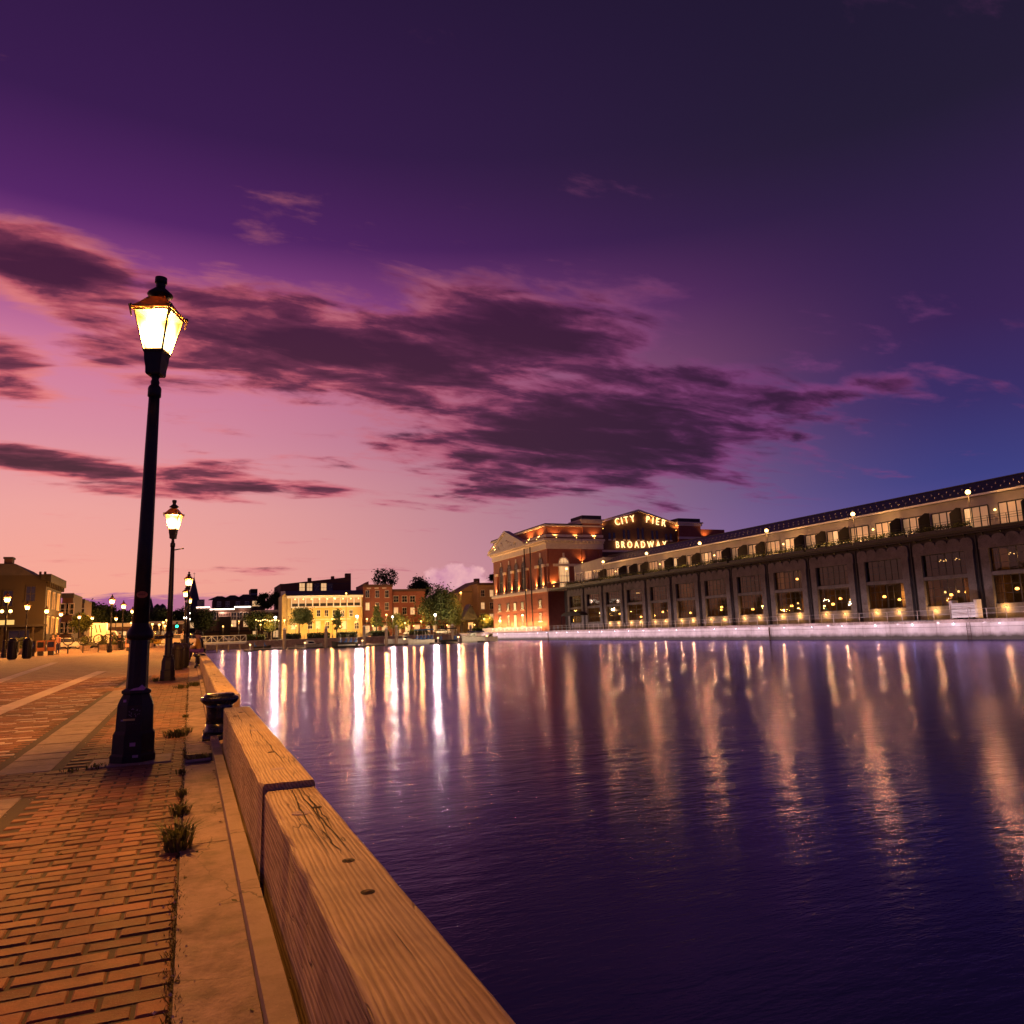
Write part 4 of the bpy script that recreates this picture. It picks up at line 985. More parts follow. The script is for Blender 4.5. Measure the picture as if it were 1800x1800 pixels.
for (a, b, lit) in ((144.2, 147.6, 0), (148.6, 151.6, 1), (152.6, 155.8, 0)):
    fr = MB(); fr.box(PX - .14, PX - .04, a, b, 3.0, 3.12); fr.box(PX - .14, PX - .04, a - .1, a, 0, 3.12); fr.box(PX - .14, PX - .04, b, b + .1, 0, 3.12); fr.box(PX - .13, PX - .05, (a + b) / 2 - .05, (a + b) / 2 + .05, .01, 2.99)
    wo = fr.build('window', white_paint, ph); MB().quad((PX - .05, a, 0.02), (PX - .05, b, 0.02), (PX - .05, b, 3), (PX - .05, a, 3)).build('pane', pane_curtain if lit else pane_dark, wo)
# a few people and chairs on the terrace are too small to tell apart; a white skip stands on the deck
t_ = thing('waste_skip', 'white slatted skip with tall end frames on the pier deck at right', 'skip', (QX + 1.0, atX(1700, 1080, QX + 1).y, DK))
hw = 1.55
MB().box(-.5, .5, -hw + .25, hw - .25, .18, 1.75).build('body', white_paint, t_)
for s_ in (-1, 1):
    MB().box(-.52, .52, s_ * (hw - .2) - .06, s_ * (hw - .2) + .06, .1, 2.05).build('end_frame', white_paint, t_)
    MB().box(-.52, -.42, s_ * hw - .04, s_ * hw + .04, .1, 2.0).build('end_post', white_paint, t_)
    MB().box(-.5, -.44, s_ * (hw - .2), s_ * hw, 1.9, 2.0).build('end_bar', white_paint, t_)
for z_ in (.45, .75, 1.05, 1.35, 1.62): MB().box(-.53, -.501, -hw + .27, hw - .27, z_, z_ + .05).build('slat', grey_paint, t_)
for s_ in (-.8, 0, .8): MB().box(-.4, .4, s_ - .12, s_ + .12, 0, .178).build('foot', dark_metal, t_)
# entrance canopy next to the headhouse
cn = thing('entrance_canopy', 'black vaulted entrance canopy between pier hall and brick headhouse', 'canopy', (FX - .3, 150.0, DK))
cv_ = []
for q in range(9):
    a = PI * q / 8; cv_.append((0, 4.8 * math.cos(a), 3.1 + .95 * math.sin(a)))
MB().prism([(-1.8, p[1], p[2]) for p in cv_], (1.8, 0, 0)).build('vault', black_cloth, cn)
for s_ in (-4.6, 0, 4.6): MB().cyl((-1.7, s_, 0), (-1.7, s_, 3.12), .06, .06, 8).build('post', dark_metal, cn)
# ------------------------------------------------------------------ brick headhouse
HX0, HY0, HY1 = 78.5, 164.3, 200.3
hh = thing('headhouse', 'red brick waterfront headhouse with stone cornices, pediment and tall arched windows', 'building', (0, 0, DK))
Z = lambda z: z - DK
MB().box(HX0, 132.6, HY0, HY1, 0, Z(10.2)).build('lower_wall', brick_red, hh)
MB().box(HX0 + .25, 94, HY0 + .25, HY1 - .25, Z(10.2), Z(22.0)).build('upper_wall', brick_red, hh)
MB().box(94.001, 116.999, HY0 + 4, HY1 - .25, Z(10.2), Z(21.99)).build('upper_wall', brick_red, hh)
MB().box(117, 132.3, HY0 + .25, HY1 - .25, Z(10.2), Z(22.0)).build('upper_wall', brick_red, hh)
MB().box(HX0 + .35, 94, HY0 + .35, HY1 - .35, Z(22.0), Z(26.0)).build('attic_wall', brick_red, hh)
MB().box(117, 132.2, HY0 + .35, HY1 - .35, Z(22.0), Z(25.9)).build('attic_wall', brick_red, hh)
MB().box(94, 117, HY0 + 1.2, HY1 - 1, Z(22.0), Z(26.5)).build('core_wall', brick_red, hh)
def band(z0, z1, pr, nm, m=stone_white):
    MB().box(HX0 - pr, 132.6 + pr, HY0 - pr, HY1 + pr, Z(z0), Z(z1)).build(nm, m, hh)
band(9.9, 10.35, .35, 'belt_course'); band(10.352, 10.7, .2, 'belt_cap')
# rusticated courses: every sixth course stands back
for k in range(9):
    z = 1.4 + k * .98
    for (x0, x1, y0, y1) in ((HX0 - .06, HX0, HY0 + .06, HY1 - .05), (HX0 - .05, 94, HY0 - .06, HY0 - .001)):
        MB().box(x0, x1, y0, y1, Z(z), Z(z + .78)).build('rusticated_course', brick_red, hh)
def ring(z0, z1, pr, nm, m, x1=94.0):
    g = MB(); g.box(HX0 - pr, HX0 + .3, HY0 - pr, HY1 + pr, Z(z0), Z(z1)); g.box(HX0 + .301, x1 + .3, HY0 - pr, HY0 + .3, Z(z0), Z(z1)); return g.build(nm, m, hh)
ring(20.2, 21.6, .05, 'frieze', stone_white); ring(21.602, 22.1, .5, 'cornice_bed', stone_white); ring(22.102, 22.6, 1.05, 'cornice', stone_white)
ring(23.1, 23.7, .12, 'attic_band', stone_white); ring(25.7, 26.05, .3, 'parapet_cornice', stone_white); ring(26.052, 26.4, .12, 'parapet_cap', roof_tar)
for k in range(44):
    y_ = HY0 + .5 + k * (HY1 - HY0 - 1) / 43; MB().box(HX0 - .85, HX0 - .52, y_ - .16, y_ + .16, Z(21.72), Z(22.098)).build('dentil', stone_white, hh)
for k in range(16):
    x_ = HX0 + .2 + k * 1.0; MB().box(x_ - .16, x_ + .16, HY0 - .85, HY0 - .52, Z(21.72), Z(22.098)).build('dentil', stone_white, hh)
# pediment on the west face
pa = atX(868, 985, HX0).y; pb = atX(923, 955, HX0).y; pm = (pa + pb) / 2
MB().prism([(HX0 - .9, pb - .8, Z(22.61)), (HX0 - .9, pa + .8, Z(22.61)), (HX0 - .9, pm, Z(26.9))], (1.0, 0, 0)).build('pediment_field', stone_white, hh)
for (ya, yb_) in ((pb - 1.3, pm), (pa + 1.3, pm)):
    d = Vector((0, yb_ - ya, 4.5)); q = [(HX0 - 1.25, ya, Z(22.6)), (HX0 - 1.25, yb_, Z(27.0)), (HX0 - 1.25, yb_, Z(27.6)), (HX0 - 1.25, ya, Z(23.1))]
    MB().prism(q, (1.6, 0, 0)).build('raking_cornice', stone_white, hh)
tri = MB()
for k in range(26):
    u = rr.uniform(-.75, .75); z_ = 22.9 + rr.random() * 2.6 * (1 - abs(u)); tri.ball((HX0 - .93, pm + u * (pa - pb) * .42, Z(z_)), rr.uniform(.12, .28), 6, 4)
tri.build('pediment_carving', stone_white, hh, kind='stuff')
# arched windows
def arch_poly(cy, w_, z0, z1, n=10):
    r_ = w_ / 2; pts = [(cy - r_, z0), (cy + r_, z0)]
    pts += [(cy + r_ * math.cos(PI * k / n), z1 - r_ + r_ * math.sin(PI * k / n)) for k in range(n + 1)]
    return pts
def arched(axis, c, w_, z0, z1, pane, parent=hh):
    pts = arch_poly(c, w_, z0, z1); out = arch_poly(c, w_ + .5, z0 - .05, z1 + .25)
    if axis == 'W': f = lambda p, o: (HX0 + .25 - o, p[0], Z(p[1])); ex = (-1, 0, 0)
    else: f = lambda p, o: (p[0], HY0 + .25 - o, Z(p[1])); ex = (0, -1, 0)
    s = MB(); n = len(pts)
    vs = [f(p, .12) for p in pts] + [f(p, .12) for p in out] + [f(p, .0) for p in pts] + [f(p, .0) for p in out]
    fs = []
    for i in range(n):
        j = (i + 1) % n; fs += [(i, j, n + j, n + i), (n + i, n + j, 3*n + j, 3*n + i), (j, i, 2*n + i, 2*n + j)]
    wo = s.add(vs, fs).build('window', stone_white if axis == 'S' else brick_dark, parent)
    MB().add([f(p, .03) for p in pts], [tuple(range(n))]).build('pane', pane, wo)
    g = MB(); 
    for u in (-.5, 0, .5):
        p0, p1 = f((c + u * w_ * .66 - .04, z0), .03), f((c + u * w_ * .66 + .04, z1 - w_ * (.2 if u else .02)), .09); g.box(p0[0], p1[0], p0[1], p1[1], p0[2], p1[2])
    for z_ in (z0 + (z1 - z0) * .38, z1 - w_ / 2):
        p0, p1 = f((c - w_ / 2, z_ - .08), .031), f((c + w_ / 2, z_ + .08), .10); g.box(p0[0], p1[0], p0[1], p1[1], p0[2], p1[2])
    g.build('glazing_bar', stone_white if axis == 'S' else dark_metal, wo)
    k0, k1 = f((c - .22, z1 + .2), .001), f((c + .22, z1 + 1.2), .2); MB().box(k0[0], k1[0], k0[1], k1[1], k0[2], k1[2]).build('keystone', stone_white, wo)
wy = [atX(px, 1010, HX0).y for px in (880, 894, 906.5, 919.5, 949.5)]
for i, y_ in enumerate(wy): arched('W', y_, 2.3, 11.3, 18.3, pane_dark if i != 2 else pane_dark)
arched('S', atY(992, 1000, HY0).x, 2.5, 10.9, 18.0, pane_lit)
# pilasters with capitals between the arches, and string course
py_ = [atX(px, 1010, HX0).y for px in (873, 887, 900.5, 913, 926, 944, 956)]
for y_ in py_:
    p = MB().box(HX0 - .22, HX0 + .26, y_ - .55, y_ + .55, Z(10.701), Z(15.9)).build('pilaster', brick_red, hh)
    MB().box(HX0 - .34, HX0 + .27, y_ - .7, y_ + .7, Z(15.9), Z(16.6)).build('capital', stone_white, p)
    MB().box(HX0 - .32, HX0 + .27, y_ - .68, y_ + .68, Z(10.7), Z(11.2)).build('plinth', stone_white, p)
MB().box(HX0 + .0, 94.2, HY0 + .1, HY0 + .24, Z(15.95), Z(16.55)).build('string_course', stone_white, hh)
MB().box(HX0 + .05, 94.2, HY0 + .1, HY0 + .24, Z(11.9), Z(12.2)).build('string_course', stone_white, hh)
for x_ in (79.6, 88.6, 93.4): MB().box(x_ - .5, x_ + .5, HY0 - .05, HY0 + .26, Z(10.702), Z(20.18)).build('pilaster', brick_red, hh)
for px in (925.5, 936):
    y_ = atX(px, 1000, HX0).y; MB().cyl((HX0 - .5, y_, 0), (HX0 - .5, y_, Z(21.5)), .16, .16, 8).build('downpipe', dark_metal, hh)
# lower windows
for i, y_ in enumerate([atX(px, 1060, HX0).y for px in (878.5, 893.5, 905.5, 918.5, 950)]):
    for (z0, z1) in ((6.2, 8.0), (1.9, 4.9) if i < 4 else (3.0, 4.9)):
        lit = (i == 2)
        fr = MB(); fr.box(HX0 - .14, HX0 - .02, y_ - .95, y_ - .75, Z(z0), Z(z1)); fr.box(HX0 - .14, HX0 - .02, y_ + .75, y_ + .95, Z(z0), Z(z1)); fr.box(HX0 - .15, HX0 - .02, y_ - .95, y_ + .95, Z(z1), Z(z1 + .2))
        wo = fr.build('window', brick_dark, hh)
        MB().quad((HX0 - .10, y_ - .75, Z(z0)), (HX0 - .10, y_ + .75, Z(z0)), (HX0 - .10, y_ + .75, Z(z1)), (HX0 - .10, y_ - .75, Z(z1))).build('pane', pane_lit if lit else pane_dark, wo)
        MB().box(HX0 - .3, HX0 - .02, y_ - 1.05, y_ + 1.05, Z(z0 - .25), Z(z0)).build('sill', stone_white, wo)
        MB().box(HX0 - .12, HX0 - .101, y_ - .04, y_ + .04, Z(z0), Z(z1)).build('glazing_bar', dark_metal, wo)
# corner towers, gable wall with the illuminated letters
for (x0, x1) in ((88.6, 94.0), (117.0, 124.0)):
    tw = MB().box(x0, x1, HY0 - .25, HY0 + 6, Z(22.62), Z(27.0)).build('tower', brick_red, hh)
    MB().box(x0 - .3, x1 + .3, HY0 - .55, HY0 + 6.2, Z(26.6), Z(27.2)).build('tower_cornice', stone_white, tw)
    MB().box(x0 - .55, x1 + .55, HY0 - .8, HY0 + 6.4, Z(27.2), Z(27.6)).build('tower_cap', stone_white, tw)
    MB().box(x0, x1, HY0 - .25, HY0 + 6, Z(27.6), Z(28.6)).build('tower_parapet', roof_tar, tw)
    MB().box(x0 - .2, x1 + .2, HY0 - .45, HY0 + .2, Z(23.1), Z(23.7)).build('tower_band', stone_white, tw)
GY = HY0 + .9
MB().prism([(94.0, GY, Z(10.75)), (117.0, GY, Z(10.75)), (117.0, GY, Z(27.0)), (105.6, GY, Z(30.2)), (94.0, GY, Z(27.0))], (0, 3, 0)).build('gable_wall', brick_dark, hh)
for (xa, xb) in ((93.6, 105.6), (117.4, 105.6)):
    MB().prism([(xa, GY - .35, Z(26.95)), (xb, GY - .35, Z(30.25)), (xb, GY - .35, Z(30.75)), (xa, GY - .35, Z(27.4))], (0, 3.6, 0)).build('gable_coping', stone_white, hh)
MB().box(94.02, 116.98, GY - .3, GY - .01, Z(19.6), Z(20.1)).build('gable_sill_band', stone_white, hh)
for i, px in enumerate((1071, 1079, 1096.5, 1104.5, 1121.5, 1129.5, 1146.5, 1154.5, 1170.5, 1178.5)):
    x_ = atY(px, 935, GY).x; hgt = (1.6, 2.4, 3.0, 2.4, 1.6)[i // 2]
    so = MB().box(x_ - .28, x_ + .28, GY - .03, GY - .005, Z(22.9), Z(22.9 + hgt)).build('slit_window', pane_dark, hh)
    MB().box(x_ - .38, x_ + .38, GY - .12, GY - .002, Z(22.55), Z(22.88)).build('sill', stone_white, so)
def letters(text, px0, px1, py0, py1, name, label, hgt=1.75, cond=1.0):
    a = atY(px0, py0, GY - .4); b = atY(px1, py1, GY - .4)
    t_ = thing(name, label, 'sign', (a.x, GY - .38, a.z))
    n = len(text); tot = b.x - a.x; zs = (b.z - a.z); mes = []
    for ch in text:
        cu = bpy.data.curves.new('letter', 'FONT'); cu.body = ch; cu.size = hgt * 1.42; cu.extrude = .08; cu.offset = .012; cu.resolution_u = 3
        tmp = bpy.data.objects.new('letter', cu); COL.objects.link(tmp)
        dg = bpy.context.evaluated_depsgraph_get(); me = bpy.data.meshes.new_from_object(tmp.evaluated_get(dg))
        bpy.data.objects.remove(tmp); bpy.data.curves.remove(cu)
        x0 = min(v.co.x for v in me.vertices); x1 = max(v.co.x for v in me.vertices)
        for v in me.vertices: v.co.x = (v.co.x - x0) * cond
        me.materials.clear(); me.materials.append(letter_glow); mes.append((me, (x1 - x0) * cond))
    gap = (tot - sum(m_[1] for m_ in mes)) / (n - 1); x_ = 0
    for me, wd in mes:
        lamp_light(t_, (x_ + wd / 2, .10, zs * x_ / tot + hgt * .5), 150, (1, .40, .07), .12, 'halo_lamp')
        mobj('letter', me, t_, loc=(x_, 0, zs * x_ / tot), rot=(PI / 2, -math.atan2(zs, tot), 0)); x_ += wd + gap
letters('CITY', 1082.5, 1117, 923.5, 916.5, 'illuminated_letters', 'glowing letters CITY rising along the left slope of the brick gable', 1.75, .85)
letters('PIER', 1136, 1170, 918, 925.5, 'illuminated_letters', 'glowing letters PIER falling along the right slope of the brick gable', 1.75, .85)
letters('BROADWAY', 1083.5, 1172, 963, 962.5, 'illuminated_letters', 'glowing letters BROADWAY in a row below the gable windows', 1.7, .78)
# architectural floodlights on ledges
fl = 0
ord_ = bw + ['fifteenth', 'sixteenth', 'seventeenth', 'eighteenth', 'nineteenth', 'twentieth', 'twenty-first', 'twenty-second', 'twenty-third', 'twenty-fourth', 'twenty-fifth', 'twenty-sixth', 'twenty-seventh', 'twenty-eighth']
def flood(x, y, z, pw, where, dirv):
    global fl
    aimx, aimy = (.22, 0) if abs(x - HX0) < 1.2 and y > HY0 else (0, .22)
    t_ = thing('floodlight', 'amber floodlight %s' % where, 'floodlight', (x, y, z), 0, 'floodlights on the headhouse')
    MB().box(-.16, .16, -.16, .16, 0, .16).build('housing', dark_metal, t_); MB().ball((0, 0, .22), .10, 8, 5).build('lens', amber_glow, t_)
    spot(t_, dirv, (aimx, aimy, 1.0), pw * 1.9, (1, .42, .10), 125, .12); fl += 1
wn_ = ['leftmost pilaster', 'second pilaster', 'third pilaster', 'fourth pilaster', 'pilaster left of the downpipes', 'pilaster right of the downpipes', 'corner pilaster']
for y_, wname in zip(py_, wn_): flood(HX0 - .28, y_, 10.72, 900, 'on the headhouse belt course at the %s' % wname, (-.22, 0, .7))
for k, y_ in enumerate((168, 174, 181.5, 189, 196)): flood(HX0 - .75, y_, 22.62, 800, 'on the west cornice, %s from the corner' % bw[k], (-.1, 0, .5))
for k, x_ in enumerate((81.0, 86.5, 91.5)): flood(x_, HY0 - .75, 22.62, 260, 'on the south cornice, %s from the corner' % bw[k], (0, -.05, .5))
flood(80.0, HY0 - .28, 10.9, 420, 'at the foot of the corner bay on the south face', (0, -.2, .7)); flood(88.0, HY0 - .3, 16.6, 200, 'high on the south face beside the tower', (0, -.2, .5))
flood(116.5, GY - .7, 25.2, 260, 'where the right tower meets the gable', (0, -.1, .5)); flood(125.5, HY0 - .5, 23.2, 260, 'right of the right-hand tower', (0, -.2, .5)); flood(94.6, GY - .7, 25.2, 200, 'where the left tower meets the gable', (0, -.1, .5))
# glowing ground lights along the foot of the headhouse
for k in range(12):
    y_ = 166.5 + k * 2.9
    t_ = thing('path_light', 'low warm path light at the foot of the headhouse, %s from its corner' % bw[k], 'path light', (HX0 - 1.1, y_, DK), 0, 'path lights along the headhouse')
    MB().cyl((0, 0, 0), (0, 0, .7), .05, .05, 7).build('post', white_paint, t_); MB().ball((0, 0, .82), .16, 9, 6).build('globe', globe_glow, t_)
    if True: spot(t_, (-.6, 0, .9), (.55, 0, 1.0), 1500, (1, .42, .10), 120, .12); lamp_light(t_, (-.2, 0, 1.0), 520, (1, .5, .15), .1)
pf = thing('picket_fence', 'pale picket fence on the quay in front of the headhouse', 'fence', (QX + .3, 0, DK))
yy = 165.0
while yy < 204: MB().box(-.03, .03, yy - .1, yy + .1, 0, 1.15).build('picket', white_paint, pf); yy += .62
MB().box(.031, .06, 165, 204, .85, .95).build('rail', white_paint, pf)
# ------------------------------------------------------------------ far shore
FZ = LAND
def tree(label, x, y, h, rx, rz, n=1600, ls=.34, mat=leaf_dark, seed=0, ncl=22, trunk=.28, name='tree', ry=None, spread=.34, z0=None, cone=False):
    r = random.Random(seed); ry = ry or rx; base = gz(min(y, 110)) if z0 is None else z0
    t_ = thing(name, label, 'tree', (x, y, base), 0, 'trees round the harbour')
    cz = h - rz; cl = []
    for k in range(ncl):
        while True:
            v = Vector((r.uniform(-1, 1), r.uniform(-1, 1), r.uniform(-1, 1)))
            if .25 < v.length < 1: break
        if cone: v.z = r.uniform(-1, 1); s_ = (1 - v.z) * .5 + .08; v.x *= s_; v.y *= s_
        cl.append((Vector((v.x * rx, v.y * ry, cz + v.z * rz)), r.uniform(.6, 1.2)))
    tk = MB(); tk.cyl((0, 0, -.1), (0, 0, max(1.2, cz - rz * .6)), trunk, trunk * .7, 8); tk.cyl((0, 0, max(1.2, cz - rz * .6)), (0, 0, cz + rz * .3), trunk * .7, trunk * .2, 7)
    for c, _ in cl[:12]: tk.cyl((0, 0, max(1.0, cz - rz * r.uniform(.1, .8))), c, trunk * .32, .03, 5)
    tk.build('trunk', bark, t_)
    mb = MB(); n = int(n * 2.2); ls *= 1.15
    for k in range(n):
        c, s_ = cl[k % ncl]; sg_ = spread * (rx + rz) * .5 * s_
        if cone: sg_ *= .5
        p = c + Vector((r.gauss(0, sg_), r.gauss(0, sg_), r.gauss(0, sg_ * .7)))
        if p.z < .8: continue
        a = Vector((r.uniform(-1, 1), r.uniform(-1, 1), r.uniform(-.7, .7))).normalized() * ls * r.uniform(.6, 1.2); b_ = a.cross(Vector((r.uniform(-1, 1), r.uniform(-1, 1), r.uniform(-1, 1)))).normalized() * ls * .5
        mb.add([p - a, p + b_, p + a, p - b_], [(0, 1, 2, 3)])
    mb.build('crown', mat, t_)
    return t_
def tree_px(label, px, pytop, pybot, pxw, Y, **kw):
    c = atY(px, (pytop + pybot) / 2, Y); top = atY(px, pytop, Y).z; bot = atY(px, pybot, Y).z
    hw = (atY(px + pxw / 2, pytop, Y).x - atY(px - pxw / 2, pytop, Y).x) / 2
    b = kw.pop('z0', gz(min(Y, 110))); rz_ = (top - bot) / 2
    return tree(label, c.x, Y, top - b - rz_ * .15, hw * .78, rz_ * .8, z0=b, **kw)
def window(parent, x, z, w_, h_, y, pane=pane_dark, trim=stone_white, sill=True, bars=True, zb=0.0):
    f = MB(); t_ = .10
    f.box(x - w_/2 - t_, x - w_/2, y - .10, y - .005, z - h_/2, z + h_/2); f.box(x + w_/2, x + w_/2 + t_, y - .10, y - .005, z - h_/2, z + h_/2)
    f.box(x - w_/2 - t_, x + w_/2 + t_, y - .11, y - .005, z + h_/2, z + h_/2 + .16)
    if bars: f.box(x - w_/2, x + w_/2, y - .09, y - .05, z - .04, z + .04); f.box(x - .03, x + .03, y - .085, y - .055, z - h_/2, z + h_/2)
    wo = f.build('window', trim, parent)
    MB().quad((x - w_/2, y - .04, z - h_/2), (x + w_/2, y - .04, z - h_/2), (x + w_/2, y - .04, z + h_/2), (x - w_/2, y - .04, z + h_/2)).build('pane', pane, wo)
    if sill: MB().box(x - w_/2 - .2, x + w_/2 + .2, y - .22, y - .004, z - h_/2 - .16, z - h_/2 - .001).build('sill', trim, wo)
    return wo
def house(name, label, px0, px1, Y, pytop, wall, depth=14, cornice=stone_white, roofm=roof_tar, pyref=None):
    x0 = atY(px0, 1080, Y).x; x1 = atY(px1, 1080, Y).x; pm_ = (px0 + px1) / 2; zt_ = atY(pm_, pytop, Y).z - FZ
    t_ = thing(name, label, 'building', ((x0 + x1) / 2, Y, FZ)); w2 = (x1 - x0) / 2
    MB().box(-w2, w2, 0, depth, 0, zt_).build('wall', wall, t_)
    MB().box(-w2 - .01, w2 + .01, -.01, depth + .02, zt_, zt_ + .25).build('roof', roofm, t_)
    if cornice is not None: MB().box(-w2 - .15, w2 + .15, -.45, -.012, zt_ - .5, zt_ + .3).build('cornice', cornice, t_)
    return t_, w2, zt_
def wz(px, py, Y, t_): p = atY(px, py, Y); return p.x - t_.location.x, p.z - FZ
# tavern with a lit roofline
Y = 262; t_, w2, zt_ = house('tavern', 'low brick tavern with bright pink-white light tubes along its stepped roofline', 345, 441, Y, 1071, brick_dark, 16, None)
for (a, b, py) in ((345, 369, 1068.0), (369, 412, 1071.5), (412, 441, 1067.0)):
    xa, z_ = wz(a, py, Y, t_); xb, _ = wz(b, py, Y, t_)
    MB().box(xa + .02, xb - .02, .0, 1.5, zt_ - .01, z_ + .2).build('parapet', brick_dark, t_)
    MB().box(xa, xb, -.32, -.02, z_ - .16, z_ + .18).build('light_tube', strip_glow, t_)
    lamp_light(t_, ((xa + xb) / 2, -1.2, z_ - .6), 240, (1, .62, .42), .5)
x_, z_ = wz(395, 1080, Y, t_); so = MB().box(x_ - 1.9, x_ + 1.9, -.35, -.03, z_ - .75, z_ + .75).build('sign_board', rough_mat('pink_sign', (.62, .40, .38, 1), (.7, .5, .46, 1)), t_)
sr_ = random.Random(4)
for k in range(7): MB().box(x_ - 1.6 + k * .47, x_ - 1.6 + k * .47 + .3, -.37, -.352, z_ - .45, z_ + .3 + sr_.uniform(-.15, .15)).build('letter_block', brick_dark, so)
xa, _ = wz(386, 1095, Y, t_); xb, _ = wz(405, 1095, Y, t_)
MB().box(xa, xb, -.9, -.02, 0, wz(395, 1084, Y, t_)[1]).build('bay_front', stucco, t_)
MB().box(-w2 + .5, w2 - .5, -1.8, -.03, 2.9, 3.3).build('awning', black_cloth, t_)
for px in (352, 362, 376, 411, 421, 432): x_, z_ = wz(px, 1083, Y, t_); window(t_, x_, z_, 1.5, 2.4, 0, pane_dark)
for px in (411, 432): x_, z_ = wz(px, 1096, Y, t_); window(t_, x_, z_, 1.4, 2.0, 0, pane_lit)
# dark rooftops behind it
Y = 335; t_, w2, zt_ = house('hill_terrace', 'dark row of rooftops behind the tavern under a square tower block', 374, 466, Y, 1054, brick_dark, 20, None)
for k, px in enumerate((386, 409, 432)): x_, z_ = wz(px, 1052, Y, t_); MB().prism([(x_ - 4.2, 1, zt_ + .24), (x_ + 4.2, 1, zt_ + .24), (x_ + 1.0, 1, zt_ + 1.6 + .3 * k), (x_ - 1.0, 1, zt_ + 1.6 + .3 * k)], (0, 6, 0)).build('pitched_roof', roof_tar, t_)
for px in (448, 457): x_, z_ = wz(px, 1061, Y, t_); window(t_, x_, z_, 2.0, 2.2, 0, pane_lit)
for px in (385, 400, 418, 434): x_, z_ = wz(px, 1062, Y, t_); window(t_, x_, z_, 1.4, 2.0, 0)
Y = 420; t_, w2, zt_ = house('tower_block', 'plain square tower block rising above the rooftops behind the tavern', 440, 452, Y, 1036, stucco, 14, None)
for k in range(6): MB().box(-w2 - .02, w2 + .02, -.06, -.01, zt_ - 3 - k * 3.2, zt_ - 2.0 - k * 3.2).build('window_band', pane_dark, t_)
Y = 300; t_, w2, zt_ = house('white_block', 'small white block with dark window bands beside the church spire', 347, 359, Y, 1055, plaster_white, 10, None)
for k in range(2): MB().box(-w2 + .3, w2 - .3, -.06, -.01, zt_ - 1.2 - k * 1.9, zt_ - .5 - k * 1.9).build('window_band', pane_dark, t_)
# church with spire
Y = 360; x_ = atY(340, 1060, Y).x; zt_ = atY(340, 1012, Y).z - FZ
t_ = thing('church', 'dark church with a needle spire behind the lamp cluster', 'church', (x_, Y, FZ))
MB().box(-3, 3, -3, 3, 0, zt_ * .50).build('tower', brick_dark, t_); MB().lathe([(4.0, zt_ * .50), (2.6, zt_ * .62), (.15, zt_ * .97), (.05, zt_)], 8, rot=PI/8).build('spire', roof_slate, t_)
MB().prism([(-7, 3.01, 0), (7, 3.01, 0), (7, 3.01, 10), (0, 3.01, 15), (-7, 3.01, 10)], (0, 24, 0)).build('nave', brick_dark, t_)
for s_ in (-1.4, 1.4): window(t_, s_, zt_ * .42, 1.0, 3.0, -3, pane_dark)
MB().cyl((0, 0, zt_ - .1), (0, 0, zt_ + 1.6), .09, .05, 6).box(-.5, .5, -.06, .06, zt_ + .8, zt_ + .95).build('cross', dark_metal, t_)
Y = 640; x_ = atY(265, 1060, Y).x; zt_ = atY(265, 1050, Y).z - FZ
t_ = thing('church', 'tiny far-off church spire on the hazy skyline between two lamp posts', 'church', (x_, Y, FZ))
MB().box(-3, 3, -3, 3, 0, zt_ * .6).build('tower', roof_tar, t_); MB().lathe([(3.6, zt_ * .6), (.1, zt_)], 8).build('spire', roof_tar, t_)
Y = 560; t_, w2, zt_ = house('terrace_row', 'long dark row of low houses on the skyline below the small spire', 245, 300, Y, 1071, brick_dark, 20, None)
for px in (276, 285, 252): x_, z_ = wz(px, 1066, Y, t_); MB().lathe([(2.4, 0), (2.0, 2.2), (.3, 3.6)], 8, (x_, 6, zt_ + .2)).build('cupola', roof_tar, t_)
# warehouse
Y = 285; t_, w2, zt_ = house('brick_warehouse', 'big dark brick warehouse with sloping parapet and tall end chimney', 492, 617, Y, 1027, brick_dark, 22, None)
xr = w2; zl = wz(492, 1027, Y, t_)[1]; zr = wz(615, 1014, Y, t_)[1]
MB().prism([(-w2, 0, zt_ - .02), (w2, 0, zt_ - .02), (w2, 0, zr), (-w2, 0, max(zt_, zl))], (0, 21.9, 0)).build('parapet', brick_dark, t_)
zc_ = wz(614, 1007, Y, t_)[1]
for (px, py, w_) in ((614, 1007, 1.0), (587, 1012, .5), (546, 1015, .6)): x_, z_ = wz(px, py, Y, t_); MB().box(x_ - w_, x_ + w_, 2, 4, zt_, z_).build('chimney', brick_dark, t_)
for px, ln in ((531, 1), (544, 1), (557, 0), (569, 1), (580, 0)): x_, z_ = wz(px, 1033, Y, t_); window(t_, x_, z_, 1.9, 3.2, 0, pane_lit if ln else pane_dark, brick_dark)
